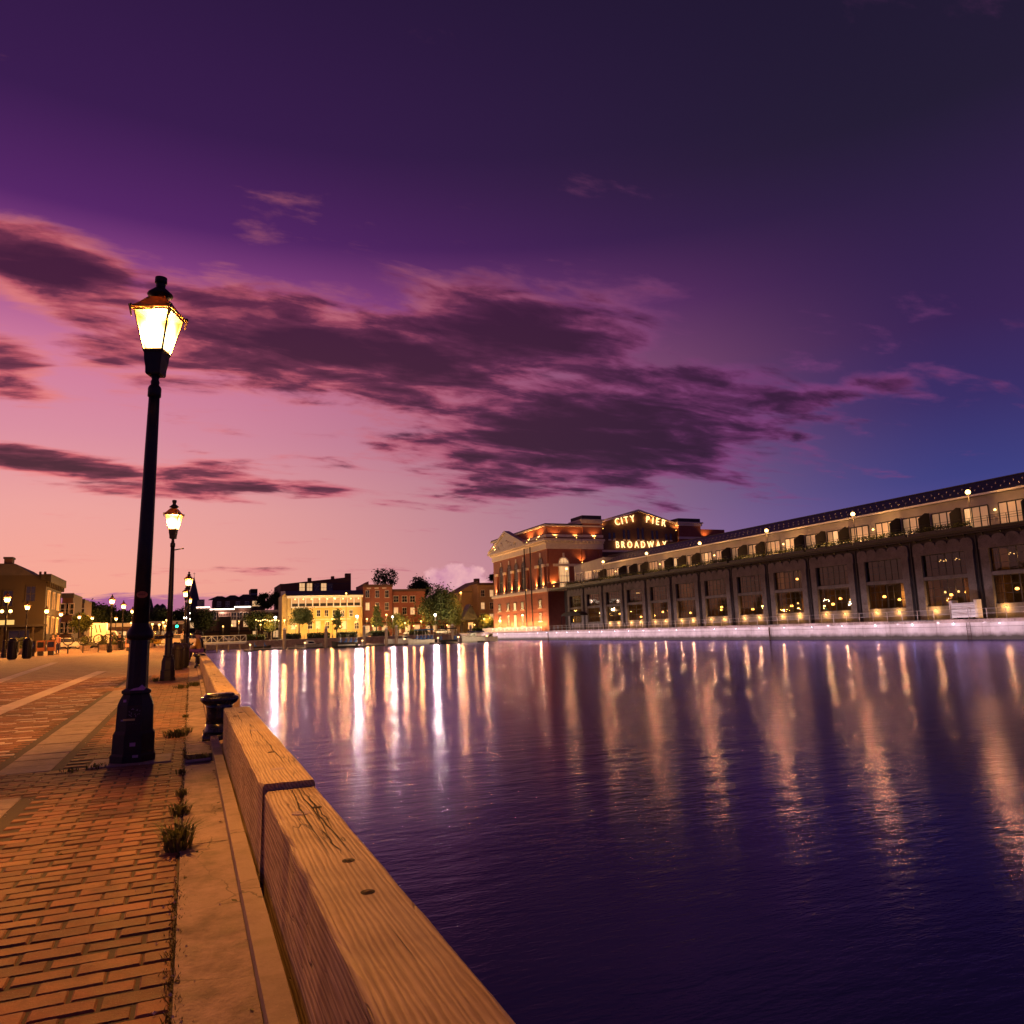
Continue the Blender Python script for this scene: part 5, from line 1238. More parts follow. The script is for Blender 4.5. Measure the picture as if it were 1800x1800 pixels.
# cream restaurant with verandah
Y = 246; t_, w2, zt_ = house('restaurant', 'cream clapboard waterfront restaurant with open balcony row and grey roof', 505, 637, Y, 1048, cream_wall, 16, white_paint)
MB().prism([(-w2 - .4, -.6, zt_ + .26), (-w2 - .4, 16, zt_ + .26), (-w2 - .4, 16, zt_ + 2.6), (-w2 - .4, 3.5, zt_ + 2.0)], (2 * w2 + .8, 0, 0)).build('pitched_roof', roof_slate, t_)
zf0 = wz(570, 1066, Y, t_)[1]; zf1 = wz(570, 1051, Y, t_)[1]
MB().box(-w2 + 1.2, w2 - .6, -.06, -.005, zf0, zf1).build('balcony_glow_panel', pane_mat('balcony_glow', (.20, .13, .06, 1), .45, .6), t_)  # flat panel; the lamplit balcony depth is painted in as a glow
n = 10
for k in range(n + 1):
    x_ = -w2 + 1.2 + (2 * w2 - 1.8) * k / n; MB().box(x_ - .14, x_ + .14, -.4, -.061, zf0, zf1).build('balcony_post', white_paint, t_)
    if k < n: MB().box(x_ + .2, x_ + (2 * w2 - 1.8) / n - .2, -.12, -.062, zf0 + .15, zf0 + 1.05).build('balcony_panel', black_cloth, t_)
MB().box(-w2 + 1.0, w2 - .4, -.5, -.003, zf0 - .35, zf0).build('balcony_floor', white_paint, t_)
MB().box(-w2 + 1.0, w2 - .4, -.42, -.063, zf1, zf1 + .3).build('balcony_beam', white_paint, t_)
for k in range(9): x_ = -w2 + 2.3 + k * (2 * w2 - 3.6) / 8; MB().ball((x_, -.35, zf1 - .35), .17, 8, 5).build('balcony_bulb', globe_glow, t_)
for px in (522, 542, 560, 574, 588, 602, 617): x_, z_ = wz(px, 1078, Y, t_); window(t_, x_, z_, 1.0, 1.9, 0, pane_dark, white_paint)
for k, px in enumerate((516, 545, 559, 575, 605, 627)): x_, z_ = wz(px, 1099, Y, t_); window(t_, x_, z_, 1.3, 2.2, 0, pane_lit if k % 2 == 0 else pane_dark, white_paint)
MB().box(-w2 + 6, w2 - 4, -1.6, -.02, wz(570, 1090, Y, t_)[1], wz(570, 1089, Y, t_)[1] + .2).build('awning', stone_white, t_)
MB().prism([(-w2 - 1.6, .3, 0), (-w2 - .02, .3, 0), (-w2 - .02, .3, zt_ + .4), (-w2 - .8, .3, zt_ + 1.0), (-w2 - 1.6, .3, zt_ + .2)], (0, 10, 0)).build('end_gable', cream_wall, t_)
# brick row houses
Y = 252; t_, w2, zt_ = house('brick_rowhouse', 'tall red brick row house with three sash windows per floor beside the cream restaurant', 638.5, 690, Y, 1029, brick_red, 12, brick_dark)
for r_, py in enumerate((1044, 1066)):
    for px in (646, 663, 680): x_, z_ = wz(px, py, Y, t_); window(t_, x_, z_, 1.15, 2.3, 0, pane_dark if (r_, px) != (1, 646) else pane_lit)
MB().box(-w2 + .3, w2 - .3, -1.6, -.02, 4.2, 4.5).build('awning', black_cloth, t_)
for px in (645, 660, 676): x_, _ = wz(px, 1095, Y, t_); window(t_, x_, 2.2, 1.7, 2.4, 0, pane_lit)
for k in range(3): MB().box(-w2 + 1.2 + k * 2.6, -w2 + 2.6 + k * 2.6, -.12, -.02, zt_ - 1.1, zt_ - .75).build('vent_panel', stone_white, t_)
MB().prism([(-w2, 3, zt_ + .26), (-w2 + 2.5, 3, zt_ + 1.6), (-w2 + 2.5, 3, zt_ + .26)], (0, 5, 0)).build('party_wall', brick_red, t_)
Y = 253; t_, w2, zt_ = house('brick_shophouse', 'lower brick shophouse with three wide upper windows left of the big tree', 690.5, 748, Y, 1037, brick_red, 12, brick_dark)
for px in (696, 711, 725): x_, z_ = wz(px, 1053, Y, t_); window(t_, x_, z_, 1.7, 2.0, 0, pane_dark)
for px in (696, 711, 725, 738): x_, z_ = wz(px, 1074, Y, t_); window(t_, x_, z_, 1.4, 2.2, 0, pane_lit if px in (696, 725) else pane_dark)
MB().box(-w2 + .3, w2 - .3, -1.4, -.02, 3.9, 4.2).build('awning', black_cloth, t_)
for px in (700, 716, 733): x_, _ = wz(px, 1095, Y, t_); window(t_, x_, 2.1, 1.8, 2.3, 0, pane_lit)
# right-hand gabled house and tan block beside the headhouse
Y = 256; t_, w2, zt_ = house('gabled_house', 'pinkish brick house with long sloping gable left of the tan brick block', 806, 842, Y, 1041, brick_tan, 14, None)
zr = wz(840, 1021, Y, t_)[1]
MB().prism([(-w2, 0, zt_ - .01), (w2, 0, zt_ - .01), (w2, 0, zr)], (0, 13.9, 0)).build('gable', brick_tan, t_)
x_, z_ = wz(841, 1018, Y, t_); MB().box(x_ - .8, x_ + .8, 1, 3, zt_, z_ + .3).build('chimney', brick_dark, t_)
for px, py in ((822, 1070), (832, 1070), (822, 1085)): x_, z_ = wz(px, py, Y, t_); window(t_, x_, z_, 1.2, 2.0, 0, pane_dark)
Y = 250; t_, w2, zt_ = house('tan_brick_block', 'lamplit tan brick block tucked against the left of the headhouse', 841, 876, Y, 1026, brick_tan, 14, brick_dark)
for py in (1043, 1065, 1085):
    for px in (848.5, 864): x_, z_ = wz(px, py, Y, t_); window(t_, x_, z_, 1.25, 2.2, 0, pane_lit if (px > 850) ^ (py == 1065) else pane_dark)
# dormer-roofed kiosk in front of the gable
t_ = thing('steep_roof_kiosk', 'dark steep-roofed kiosk below the pink gable', 'kiosk', (atY(827, 1090, 244).x, 244, FZ))
MB().box(-2.4, 2.4, 0, 4, 0, 4.2).build('wall', stucco, t_); MB().prism([(-3.0, -.4, 4.2), (3.0, -.4, 4.2), (0, -.4, 9.6)], (0, 4.8, 0)).build('roof', roof_slate, t_); window(t_, 0, 2.4, 1.6, 2.0, 0, pane_lit)
# low shops filling the gaps of the street front
for (a, b, py, Yh, wl, lab) in ((745, 808, 1058, 266, brick_red, 'low brick shops half hidden behind the big street tree'), (440, 494, 1074, 268, brick_dark, 'dim shopfronts behind the string lights'), (298, 346, 1082, 270, brick_dark, 'dim low houses left of the tavern behind the lamps')):
    h_, w2, z2 = house('shop_row', lab, a, b, Yh, py, wl, 12, stone_white)
    nw = int(w2 * 2 / 2.6)
    for k in range(nw):
        x_ = -w2 + (k + .5) * 2 * w2 / nw; window(h_, x_, 1.9, 1.5, 2.2, 0, pane_lit if (k * 7 + a) % 3 else pane_dark)
        if z2 > 7: window(h_, x_, 5.6, 1.1, 1.9, 0, pane_dark if (k + a) % 4 else pane_lit)
    MB().box(-w2 + .3, w2 - .3, -1.3, -.02, 3.4, 3.65).build('awning', black_cloth, h_)
# trees of the far shore
tree_px('open-crowned tall tree standing against the sky behind the row houses', 678, 996, 1036, 56, 300, n=800, ls=.36, seed=1, ncl=44, spread=.17)
tree_px('round dark tree behind the brick shophouse, right of the open-crowned one', 737, 1015, 1050, 48, 285, n=1700, ls=.42, seed=2)
tree_px('big leafy street tree hiding the shophouse corner', 767, 1027, 1100, 60, 238, n=3400, ls=.34, seed=3, mat=leaf_dark, ncl=34)
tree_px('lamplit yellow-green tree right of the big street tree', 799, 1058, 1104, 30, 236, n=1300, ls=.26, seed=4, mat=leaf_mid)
tree_px('slim street tree in front of the cream restaurant left end', 526, 1066, 1106, 40, 238, n=1800, ls=.26, seed=5, mat=leaf_dark)
tree_px('narrow conifer in front of the cream restaurant', 592, 1070, 1110, 30, 238, n=1100, ls=.24, seed=6, mat=leaf_dark, cone=True)
tree_px('small dark street tree in front of the tall row house', 662, 1064, 1106, 30, 238, n=1200, ls=.24, seed=7, cone=True)
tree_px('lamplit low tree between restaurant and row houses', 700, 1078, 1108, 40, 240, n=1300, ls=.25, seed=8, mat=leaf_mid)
tree_px('dark tree left of the tavern under the church spire', 357, 1068, 1110, 52, 248, n=2000, ls=.3, seed=9)
tree_px('tree right of the tavern above the string lights', 452, 1070, 1110, 44, 244, n=1900, ls=.28, seed=10)
tree_px('thin-leaved tree behind the tavern against the sky', 470, 1042, 1075, 44, 300, n=1300, ls=.34, seed=11, spread=.2)
tree_px('feathery tree touching the warehouse left corner', 487, 1036, 1072, 26, 290, n=900, ls=.3, seed=12)
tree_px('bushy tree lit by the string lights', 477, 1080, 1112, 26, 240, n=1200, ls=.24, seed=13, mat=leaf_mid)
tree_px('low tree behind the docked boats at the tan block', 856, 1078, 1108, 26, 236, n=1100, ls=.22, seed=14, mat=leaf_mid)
tree_px('dark rooftop shrub tree above the tan block', 868, 1008, 1026, 18, 275, n=500, ls=.3, seed=15)
tree_px('broad dark tree mass beyond the plaza, left of the middle lamps', 163, 1060, 1100, 56, 190, n=2200, ls=.34, seed=16)
tree_px('second dark tree mass behind the plaza lamps', 200, 1068, 1104, 56, 200, n=2000, ls=.34, seed=17)
tree_px('tree behind the near lamp post, below the tiny spire', 236, 1076, 1106, 50, 215, n=1700, ls=.34, seed=18)
tree_px('dark tree right of the near lamp post on the skyline', 285, 1074, 1104, 60, 240, n=1900, ls=.34, seed=19)
tree_px('dark tree left of the church spire', 318, 1062, 1104, 30, 260, n=1300, ls=.3, seed=20)
tree_px('lamplit tree among the plaza food stalls', 142, 1078, 1112, 34, 130, n=1300, ls=.2, seed=21, mat=leaf_mid)
# lamps of the far shore
def tall_lamp(px, py, Y, label, mat=white_glow, pw=900, col=WARM, name='street_lamp', r_=.26):
    p = atY(px, py, Y); t_ = thing(name, label, 'street lamp', (p.x, Y, FZ), 0, 'street lamps on the far shore'); h = p.z - FZ
    MB().lathe([(.16, 0), (.16, .5), (.07, .7), (.05, h - .25)], 8).build('pole', dark_metal, t_)
    MB().lathe([(.05, h - .3), (.2, h - .2), (.2, h - .15)], 8).build('collar', dark_metal, t_)
    MB().ball((0, 0, h), r_, 10, 7).build('globe', mat, t_)
    MB().lathe([(r_ * .9, h + r_ * .55), (r_ * .4, h + r_ * 1.1), (.03, h + r_ * 1.4)], 8).build('cap', dark_metal, t_)
    lamp_light(t_, (0, -.5, h - .25), pw * 4.2, col, .3)
tall_lamp(484, 1085, 232, 'brilliant white lamp between the string lights and the restaurant', r_=.34, pw=2600)
tall_lamp(627.5, 1083, 228, 'brilliant white lamp at the right end of the restaurant', r_=.36, pw=2600)
tall_lamp(690, 1084, 230, 'white lamp in front of the row houses', r_=.26, pw=1400)
tall_lamp(765, 1080.5, 230, 'brilliant white lamp under the big street tree', r_=.36, pw=2600)
tall_lamp(608.5, 1043, 236, 'tall amber lamp mast rising over the restaurant roof', amber_glow, 900, AMBER, r_=.26)
tall_lamp(810, 1041.5, 236, 'tall amber lamp mast left of the gabled house', amber_glow, 1000, AMBER, r_=.3)
tall_lamp(679, 1080.5, 234, 'amber lamp left of the white row house lamp', amber_glow, 800, AMBER)
tall_lamp(803, 1084, 240, 'amber lamp low beside the lamplit yellow-green tree', amber_glow, 900, AMBER)
tall_lamp(543, 1085, 240, 'amber lamp on the front of the restaurant', amber_glow, 900, AMBER)
tall_lamp(712, 1095, 236, 'low amber lamp in the shrubs before the shophouse', amber_glow, 800, AMBER)
tall_lamp(861, 1087, 236, 'amber lamp at the foot of the tan block', amber_glow, 900, AMBER)
tall_lamp(851, 1088, 234, 'left amber lamp at the foot of the tan block', amber_glow, 700, AMBER)
tall_lamp(326, 1086, 150, 'bright white globe lamp low in the quay lamp cluster', white_glow, 500, WARM, r_=.26)
tall_lamp(332.5, 1078, 158, 'upper small white globe right of the low white lamp', white_glow, 200, WARM, r_=.17)
tall_lamp(333, 1088, 162, 'lower small white globe right of the low white lamp', white_glow, 200, WARM, r_=.17)
tall_lamp(500, 1090, 236, 'amber lamp at the left corner of the restaurant', amber_glow, 1000, AMBER)
tall_lamp(584, 1088, 240, 'amber lamp behind the narrow conifer', amber_glow, 1000, AMBER)
tall_lamp(645, 1088, 238, 'amber lamp before the tall row house door', amber_glow, 1000, AMBER)
tall_lamp(740, 1092, 238, 'amber lamp left of the big street tree trunk', amber_glow, 900, AMBER)
tall_lamp(420, 1092, 238, 'small amber lamp in front of the tavern', amber_glow, 500, AMBER, r_=.17)
for px, py, lb in ((458, 1098, 'small amber lamp in the hedge under the string lights'), (520, 1100, 'small amber lamp at the restaurant left corner hedge'), (558, 1102, 'small amber lamp mid restaurant by the hedge'), (598, 1101, 'small amber lamp right of the narrow conifer'), (655, 1100, 'small amber lamp behind the dark parked car'), (727, 1100, 'small amber lamp above the white parked car'), (786, 1099, 'small amber lamp above the pale parked car'), (834, 1098, 'small amber lamp left of the tan block hedge'), (392, 1101, 'small amber lamp before the tavern bay front')):
    tall_lamp(px, py, 229, lb, amber_glow, 170, AMBER, r_=.19)
# patio string lights
t_ = thing('string_lights', 'row of warm bulbs strung over the patio right of the tavern', 'string lights', (atY(470, 1089, 238).x, 238, FZ))
pts = [atY(px, 1089.5 + 1.2 * math.sin((px - 452) * .35), 238) - t_.location for px in range(450, 492, 4)]
MB().tube(pts, .03, 5).build('cable', dark_metal, t_)
for p in pts: MB().ball((p.x, p.y, p.z - .15), .16, 8, 5).build('bulb', globe_glow, t_)
for s_ in (0, -1): MB().cyl((pts[s_].x, pts[s_].y, 0), pts[s_], .06, .05, 6).build('pole', dark_metal, t_)
lamp_light(t_, (0, 0, 4.6), 900, AMBER, .6)
# gangway and floating docks
GYg = 183.0
t_ = thing('gangway', 'pale truss-railed gangway at the left end of the docks', 'gangway', (atY(351, 1133, GYg).x, GYg, FZ))
L_ = atY(432, 1133, GYg).x - t_.location.x
MB().box(0, L_, -.6, .6, -.45, -.1).build('deck', grey_paint, t_)
n = 8
for side, yy in (('front', -.6), ('back', .6)):
    MB().box(0, L_, yy - .05, yy + .05, 1.35, 1.47).build('top_rail', white_paint, t_); MB().box(0, L_, yy - .05, yy + .05, -.08, .06).build('bottom_rail', white_paint, t_)
    for k in range(n + 1):
        x_ = L_ * k / n
        if side == 'front': MB().box(x_ - .05, x_ + .05, yy - .04, yy + .04, .06, 1.35).build('post', white_paint, t_)
        if k < n and side == 'front':
            a, b = (.06, 1.35) if k % 2 else (1.35, .06); MB().cyl((x_, yy, a), (L_ * (k + 1) / n, yy, b), .05, .05, 6).build('diagonal', white_paint, t_)
for k in range(4): MB().cyl((L_ * (k + .5) / 4, 0, -4), (L_ * (k + .5) / 4, 0, -.45), .16, .16, 8).build('leg', wood_pile, t_)
dk_m = rough_mat('dock_deck', (.20, .16, .15, 1), (.30, .25, .23, 1), .85, 0, 2, .3)
docks = [(432, 505, 178, 'left floating dock at the foot of the gangway'), (505, 580, 177, 'floating dock between the first two mooring piles'), (634, 716, 172, 'floating dock with a white locker behind two piles'), (760, 812, 174.5, 'floating dock between the pontoon boat and the cabin boat')]
for (pa_, pb_, Yd, lab) in docks:
    xa = atY(pa_, 1135, Yd).x; xb = atY(pb_, 1135, Yd).x
    t_ = thing('floating_dock', lab, 'dock', (xa, Yd, WZ), 0, 'floating docks'); Ld = xb - xa
    MB().box(0, Ld, -1.2, 1.2, .28, .42).build('deck', dk_m, t_); MB().box(.05, Ld - .05, -1.1, 1.1, -.3, .279).build('float', dark_metal, t_)
    k = 0.6
    while k < Ld: MB().box(k - .05, k + .05, -1.24, -1.2, .2, .9 if int(k) % 3 == 0 else .42).build('cleat_post', wood_pile, t_); k += 1.5
t_ = thing('dock_locker', 'long white dock locker behind the two middle piles', 'locker', (atY(698, 1125, 171.9).x, 172.3, WZ + .42))
MB().box(-2.8, 2.8, -.4, .4, 0, .95).build('box', white_paint, t_); MB().box(-2.86, 2.86, -.45, .45, .951, 1.05).build('lid', white_paint, t_); MB().box(-.2, .2, -.47, -.452, .8, .98).build('latch', dark_metal, t_)
pile_lab = ['first mooring pile from the left near the gangway', 'second mooring pile, beside the dark water taxi bow', 'third mooring pile, right of the dark water taxi', 'fourth mooring pile, left of the white locker', 'fifth mooring pile, in front of the white locker', 'sixth mooring pile, between pontoon boat and cabin boat', 'seventh mooring pile, behind the white cabin boat']
for (px, py, Yp), lab in zip(((500, 1105, 175.5), (573, 1103, 174.5), (640, 1100, 172), (679, 1104, 170.3), (696.5, 1100, 170.3), (795, 1098, 172.5), (827, 1099, 180)), pile_lab):
    p = atY(px, py, Yp); t_ = thing('mooring_pile', lab, 'pile', (p.x, Yp, WZ), 0, 'mooring piles'); h = p.z - WZ
    MB().lathe([(.36, -2), (.35, h * .5), (.33, h - .25)], 12).build('shaft', wood_pile, t_, True); MB().lathe([(.36, h - .25), (.36, h - .15), (.04, h + .2)], 12).build('cap', white_paint, t_)
# boats
def hull(L_, W_, H_, bow=.28, keel=.3):
    secs = [(-.5, .82, 1.0), (-.3, .98, .95), (0, 1.0, .95), (.2, .95, 1.0), (.36, .72, 1.1), (.46, .36, 1.22), (.5, .05, 1.3)]
    vs, fs = [], []
    for (u, wf, hf) in secs:
        x = u * L_; wd = W_ / 2 * wf; top = H_ * hf
        for (yy, zz) in ((-wd, top), (-wd * .86, H_ * .3), (-wd * .5, -keel), (wd * .5, -keel), (wd * .86, H_ * .3), (wd, top)): vs.append((x + (0 if zz > 0 else -.03 * L_ * (u > .3)), yy, zz))
    m = 6
    for k in range(len(secs) - 1):
        for j in range(m - 1): fs.append((k*m + j, k*m + j + 1, (k+1)*m + j + 1, (k+1)*m + j))
        fs.append((k*m + 5, k*m, (k+1)*m, (k+1)*m + 5))
    fs += [tuple(range(m)), tuple(range((len(secs)-1)*m + m - 1, (len(secs)-1)*m - 1, -1))]
    return MB().add(vs, fs)
seat_blue = cloth('blue_vinyl', (.06, .16, .55))
def boat(label, px0, px1, Yb, hullm, H_, canopy=None, pyc=None, flip=True, cabin=False, seats=0, extra=None, name='boat'):
    xa, xb = atY(px0, 1130, Yb).x, atY(px1, 1130, Yb).x; L_ = xb - xa
    t_ = thing(name, label, 'boat', ((xa + xb) / 2, Yb, WZ), PI if flip else 0, 'boats at the docks'); W_ = min(2.6, L_ * .42)
    ho = hull(L_, W_, H_).build('hull', hullm, t_)
    MB().box(-L_ * .46, L_ * .3, -W_ * .46, W_ * .46, H_ * .86, H_ * .9).build('deck', dk_m, t_)
    for s_ in (-1, 1): MB().tube([(-L_ * .49, s_ * W_ * .43, H_ * 1.0), (0, s_ * W_ * .5, H_ * .96), (L_ * .36, s_ * W_ * .36, H_ * 1.1), (L_ * .49, 0, H_ * 1.3)], .05, 6).build('rub_rail', dark_metal, t_)
    if canopy is not None:
        zc = atY((px0 + px1) / 2, pyc, Yb).z - WZ; x0, x1 = -L_ * .46, L_ * .22
        cv2 = [(x0, -W_ * .5, zc - .25), (x0, -W_ * .3, zc), (x0, W_ * .3, zc), (x0, W_ * .5, zc - .25), (x0, W_ * .3, zc - .08), (x0, -W_ * .3, zc - .08)]
        MB().prism(cv2, (x1 - x0, 0, 0)).build('canopy', canopy, t_)
        for u in (x0 + .15, (x0 + x1) / 2, x1 - .15):
            for s_ in (-1, 1): MB().cyl((u, s_ * W_ * .44, H_ * .9), (u, s_ * W_ * .44, zc - .2), .03, .03, 6).build('canopy_post', grey_paint, t_)
    for k in range(seats):
        x_ = -L_ * .40 + k * (L_ * .58) / max(1, seats - 1); MB().box(x_ - .2, x_ + .2, -W_ * .36, W_ * .36, H_ * .9, H_ * .9 + .42).box(x_ - .25, x_ - .17, -W_ * .36, W_ * .36, H_ * .9 + .421, H_ * .9 + .95).build('bench', seat_blue, t_)
    if cabin:
        MB().prism([(-L_ * .12, -W_ * .34, H_ * .9), (L_ * .26, -W_ * .34, H_ * .9), (L_ * .16, -W_ * .34, H_ + .75), (-L_ * .1, -W_ * .34, H_ + .9)], (0, W_ * .68, 0)).build('cabin', white_paint, t_)
        MB().prism([(L_ * .17, -W_ * .345, H_ + .15), (L_ * .215, -W_ * .345, H_ + .15), (L_ * .15, -W_ * .345, H_ + .62), (-L_ * .05, -W_ * .345, H_ + .68), (-L_ * .05, -W_ * .345, H_ + .2)], (0, W_ * .69, 0)).build('cabin_window', pane_dark, t_)
    return t_, L_, W_
b1, L_, W_ = boat('dark water taxi with white lettering on its side, leftmost boat', 583, 629, 167, black_cloth, 1.15, stucco, 1112, True, seats=4)
for k in range(9): MB().box(-2.0 + k * .42, -2.0 + k * .42 + .26, W_ * .475, W_ * .475 + .03, .45, .72).build('lettering', white_paint, b1)
boat('white tour boat with bright blue canopy and blue benches', 718, 762, 170, white_paint, 1.15, blue_cloth, 1106, True, seats=5)
b3, L_, W_ = boat('dark pontoon boat under a black canopy right of the blue tour boat', 760, 803, 172.8, dark_metal, .8, black_cloth, 1104, True, seats=2)
boat('white cabin cruiser with dark bimini at the right end of the docks', 812, 851, 170, white_paint, 1.35, cl_blue, 1109.5, True, cabin=True)
boat('small white runabout moored just left of the headhouse quay', 852, 874, 178, white_paint, 1.1, None, None, True, cabin=True)
boat('white motor launch between the row-house piles and the blue-canopy tour boat', 700, 722, 176, white_paint, 1.2, None, None, False, cabin=True)
b5, L_, W_ = boat('low grey workboat moored behind the second floating dock', 520, 566, 180, grey_paint, .9, None, None, False, cabin=True)
b6, L_, W_ = boat('small skiff moored beside the left floating dock', 446, 476, 181, stucco, .8, None, None, False, seats=2)
# dock pedestals; the floats and most pedestals are added to light the boat hulls
for k, (px, Yd, lb) in enumerate(((440, 176.8, 'lit added dock pedestal at the gangway foot'), (536, 175.8, 'lit added dock pedestal between the first two piles'), (637, 170.8, 'lit dock pedestal beside the third pile'), (711, 170.8, 'lit dock pedestal at the right end of the white locker'), (806, 173.3, 'lit added dock pedestal left of the white cruiser'), (770, 170.0, 'lit added dock pedestal between the tour boat and the pontoon boat'), (856, 172.0, 'lit added dock pedestal left of the small white runabout'))):
    Yn = 164.0; p = atY(px, 1125, Yn)
    f_ = thing('added_finger_float', 'narrow added finger float carrying the ' + lb[4:], 'dock', (p.x, Yn, WZ), 0, 'added finger floats')
    MB().box(-.5, .5, -.6, Yd - Yn, .24, .36).build('deck', dk_m, f_); MB().box(-.45, .45, -.5, Yd - Yn - .1, -.3, .239).build('float', dark_metal, f_)
    t_ = thing('dock_pedestal', lb, 'dock light', (p.x, Yn, WZ + .36), 0, 'dock pedestals')
    MB().box(-.12, .12, -.12, .12, 0, .95).build('post', white_paint, t_); MB().box(-.13, .13, -.13, .13, .951, 1.15).build('lens', globe_glow, t_); MB().box(-.15, .15, -.15, .15, 1.151, 1.2).build('cap', white_paint, t_)
    lamp_light(t_, (0, .0, 1.75), 520, WARM, .1)
# parked cars on the far street
def car(x, y, rz, col, label, tail=False, z=None, s_=1.0):
    t_ = thing('parked_car', label, 'car', (x, y, FZ if z is None else z), rz, 'cars parked round the harbour')
    cm = rough_mat('car_paint_' + str(len(MATS)), tuple(c * .9 for c in col) + (1,), tuple(col) + (1,), .3, .2, 2, 0, spec=.6)
    pr = [(-2.2, .35), (2.2, .35), (2.25, .62), (2.05, .82), (1.1, .93), (-1.75, .95), (-2.15, .85), (-2.25, .6)]
    MB().prism([(a * s_, -.88 * s_, b * s_) for a, b in pr], (0, 1.76 * s_, 0)).build('body', cm, t_)
    cb = [(-1.75, .94), (1.15, .92), (.45, 1.43), (-1.25, 1.46)]
    MB().prism([(a * s_, -.78 * s_, b * s_) for a, b in cb], (0, 1.56 * s_, 0)).build('window_band', pane_dark, t_)
    MB().prism([(a * s_, -.80 * s_, b * s_) for a, b in ((-1.28, 1.44), (.47, 1.41), (.3, 1.50), (-1.15, 1.53))], (0, 1.6 * s_, 0)).build('roof', cm, t_)
    for a in (-1.35, 1.4):
        for b in (-.86, .72): wo = MB().cyl((a * s_, b * s_, .34 * s_), (a * s_, (b + .16) * s_, .34 * s_), .34 * s_, .34 * s_, 12).build('wheel', black_cloth, t_); MB().cyl((a * s_, (b - .005) * s_, .34 * s_), (a * s_, (b + .165) * s_, .34 * s_), .18 * s_, .18 * s_, 10).build('rim', grey_paint, wo)
    for b in (-.62, .62):
        MB().box(2.2 * s_, 2.27 * s_, (b - .16) * s_, (b + .16) * s_, .62 * s_, .76 * s_).build('headlight', white_paint, t_)
        MB().box(-2.28 * s_, -2.2 * s_, (b - .17) * s_, (b + .17) * s_, .62 * s_, .80 * s_).build('taillight', red_glow if tail else bolt_m, t_)
    return t_
cars = [(353, 231, (.5, .5, .55), 'white car parked left of the others behind the gangway'), (377, 231, (.05, .05, .10), 'dark blue car parked behind the gangway truss'), (399, 231, (.18, .18, .28), 'grey car right of the dark blue one behind the gangway'),
        (652, 233, (.06, .05, .05), 'dark car behind the third mooring pile'), (664.5, 236, (.55, .5, .48), 'white car behind the white locker, left one'), (722, 233, (.58, .54, .5), 'white car left of the blue canopy boat'), (779, 233, (.5, .48, .46), 'pale car behind the pontoon boat canopy'), (742, 236, (.08, .06, .06), 'dark car behind the blue canopy')]
for px, Yc, col, lab in cars: p = atY(px, 1110, Yc); car(p.x, Yc, 0 if px % 2 else PI, col, lab)
p = atY(446, 1110, 230); rc_ = car(p.x, 230, PI / 2, (.25, .05, .04), 'red car seen from behind with glowing tail lights', True)
lamp_light(rc_, (-2.7, 0, .75), 120, (1, .05, .02), .2, 'tail_glow')
# harbour-edge fence and shrubs along the far quay
rf = thing('quay_railing', 'dark railing along the far quay behind the docks', 'railing', (0, 222.6, FZ))
x_ = 20.0
while x_ < 76: MB().box(x_ - .04, x_ + .04, -.04, .04, 0, 1.1).build('post', dark_metal, rf); x_ += 1.6
for z_ in (1.08, .7, .35): MB().box(20, 76, -.03, .03, z_ - .03, z_ + .03).build('rail', dark_metal, rf)
sh = [(560, 20, 'long dark hedge in front of the restaurant'), (610, 18, 'dark hedge at the right half of the restaurant'), (668, 16, 'hedge below the row house lamps'), (735, 16, 'hedge behind the blue canopy boat'), (845, 14, 'hedge at the foot of the tan block'), (450, 16, 'hedge under the string lights'), (515, 14, 'hedge at the left restaurant corner')]
for k, (px, hw_, lab) in enumerate(sh):
    a = atY(px - hw_, 1110, 227).x; b = atY(px + hw_, 1110, 227).x; r2 = random.Random(500 + k)
    t_ = thing('hedge', lab, 'hedge', ((a + b) / 2, 227, FZ), 0, 'hedges on the far quay'); mb = MB()
    for q in range(1300):
        c = Vector((r2.uniform(a - t_.location.x, b - t_.location.x), r2.gauss(0, .35), .15 + r2.random() ** .8 * (1.25 + .35 * math.sin(q * 1.3))))
        v1 = Vector((r2.uniform(-1, 1), r2.uniform(-1, 1), r2.uniform(-1, 1))).normalized() * .2; v2 = v1.cross(Vector((r2.uniform(-1, 1), r2.uniform(-1, 1), r2.uniform(-1, 1)))).normalized() * .13
        mb.add([c - v1, c + v2, c + v1, c - v2], [(0, 1, 2, 3)])
    mb.build('foliage', leaf_mid if k % 2 else leaf_dark, t_, kind='stuff'); MB().box(a - t_.location.x, b - t_.location.x, -.12, .12, 0, .5).build('stem_bed', bark, t_)
# ------------------------------------------------------------------ plaza on the left
lab_l = [('lamp at the far left edge of the plaza with two small globes below its lantern', 13, 1052), ('second plaza lamp from the left edge', 48, 1068), ('third plaza lamp from the left edge, in front of the stucco house corner', 82, 1076), ('fourth plaza lamp from the left edge, at the house end', 107, 1082)]
for lb, px, py in lab_l:
    p = atZ(px, py, 4.42 + .42); street_lamp(p.x, p.y, lb, -.3, 0, 4600)
for lb, px, py in (('tallest of the middle plaza lamps, left of the near lamp post', 197, 1057), ('middle plaza lamp just right of the tallest one', 217, 1067), ('middle plaza lamp touching the near lamp post', 233, 1077)):
    p = atZ(px, py, 4.42 + .40); street_lamp(p.x, p.y, lb, -.3, 0, 4600)
for k, (px, py, lb) in enumerate(((139.5, 1085, 'left of the paired distant plaza lamps'), (148.5, 1087, 'right of the paired distant plaza lamps'), (162, 1087, 'distant plaza lamp right of the pair'), (204, 1088, 'small distant lamp right of the tallest middle lamp'), (234, 1088, 'small distant lamp beside the near pole'))):
    p = atZ(px, py, 4.42 + .55); street_lamp(p.x, min(p.y, 150), lb, -.3, 0, 3000)
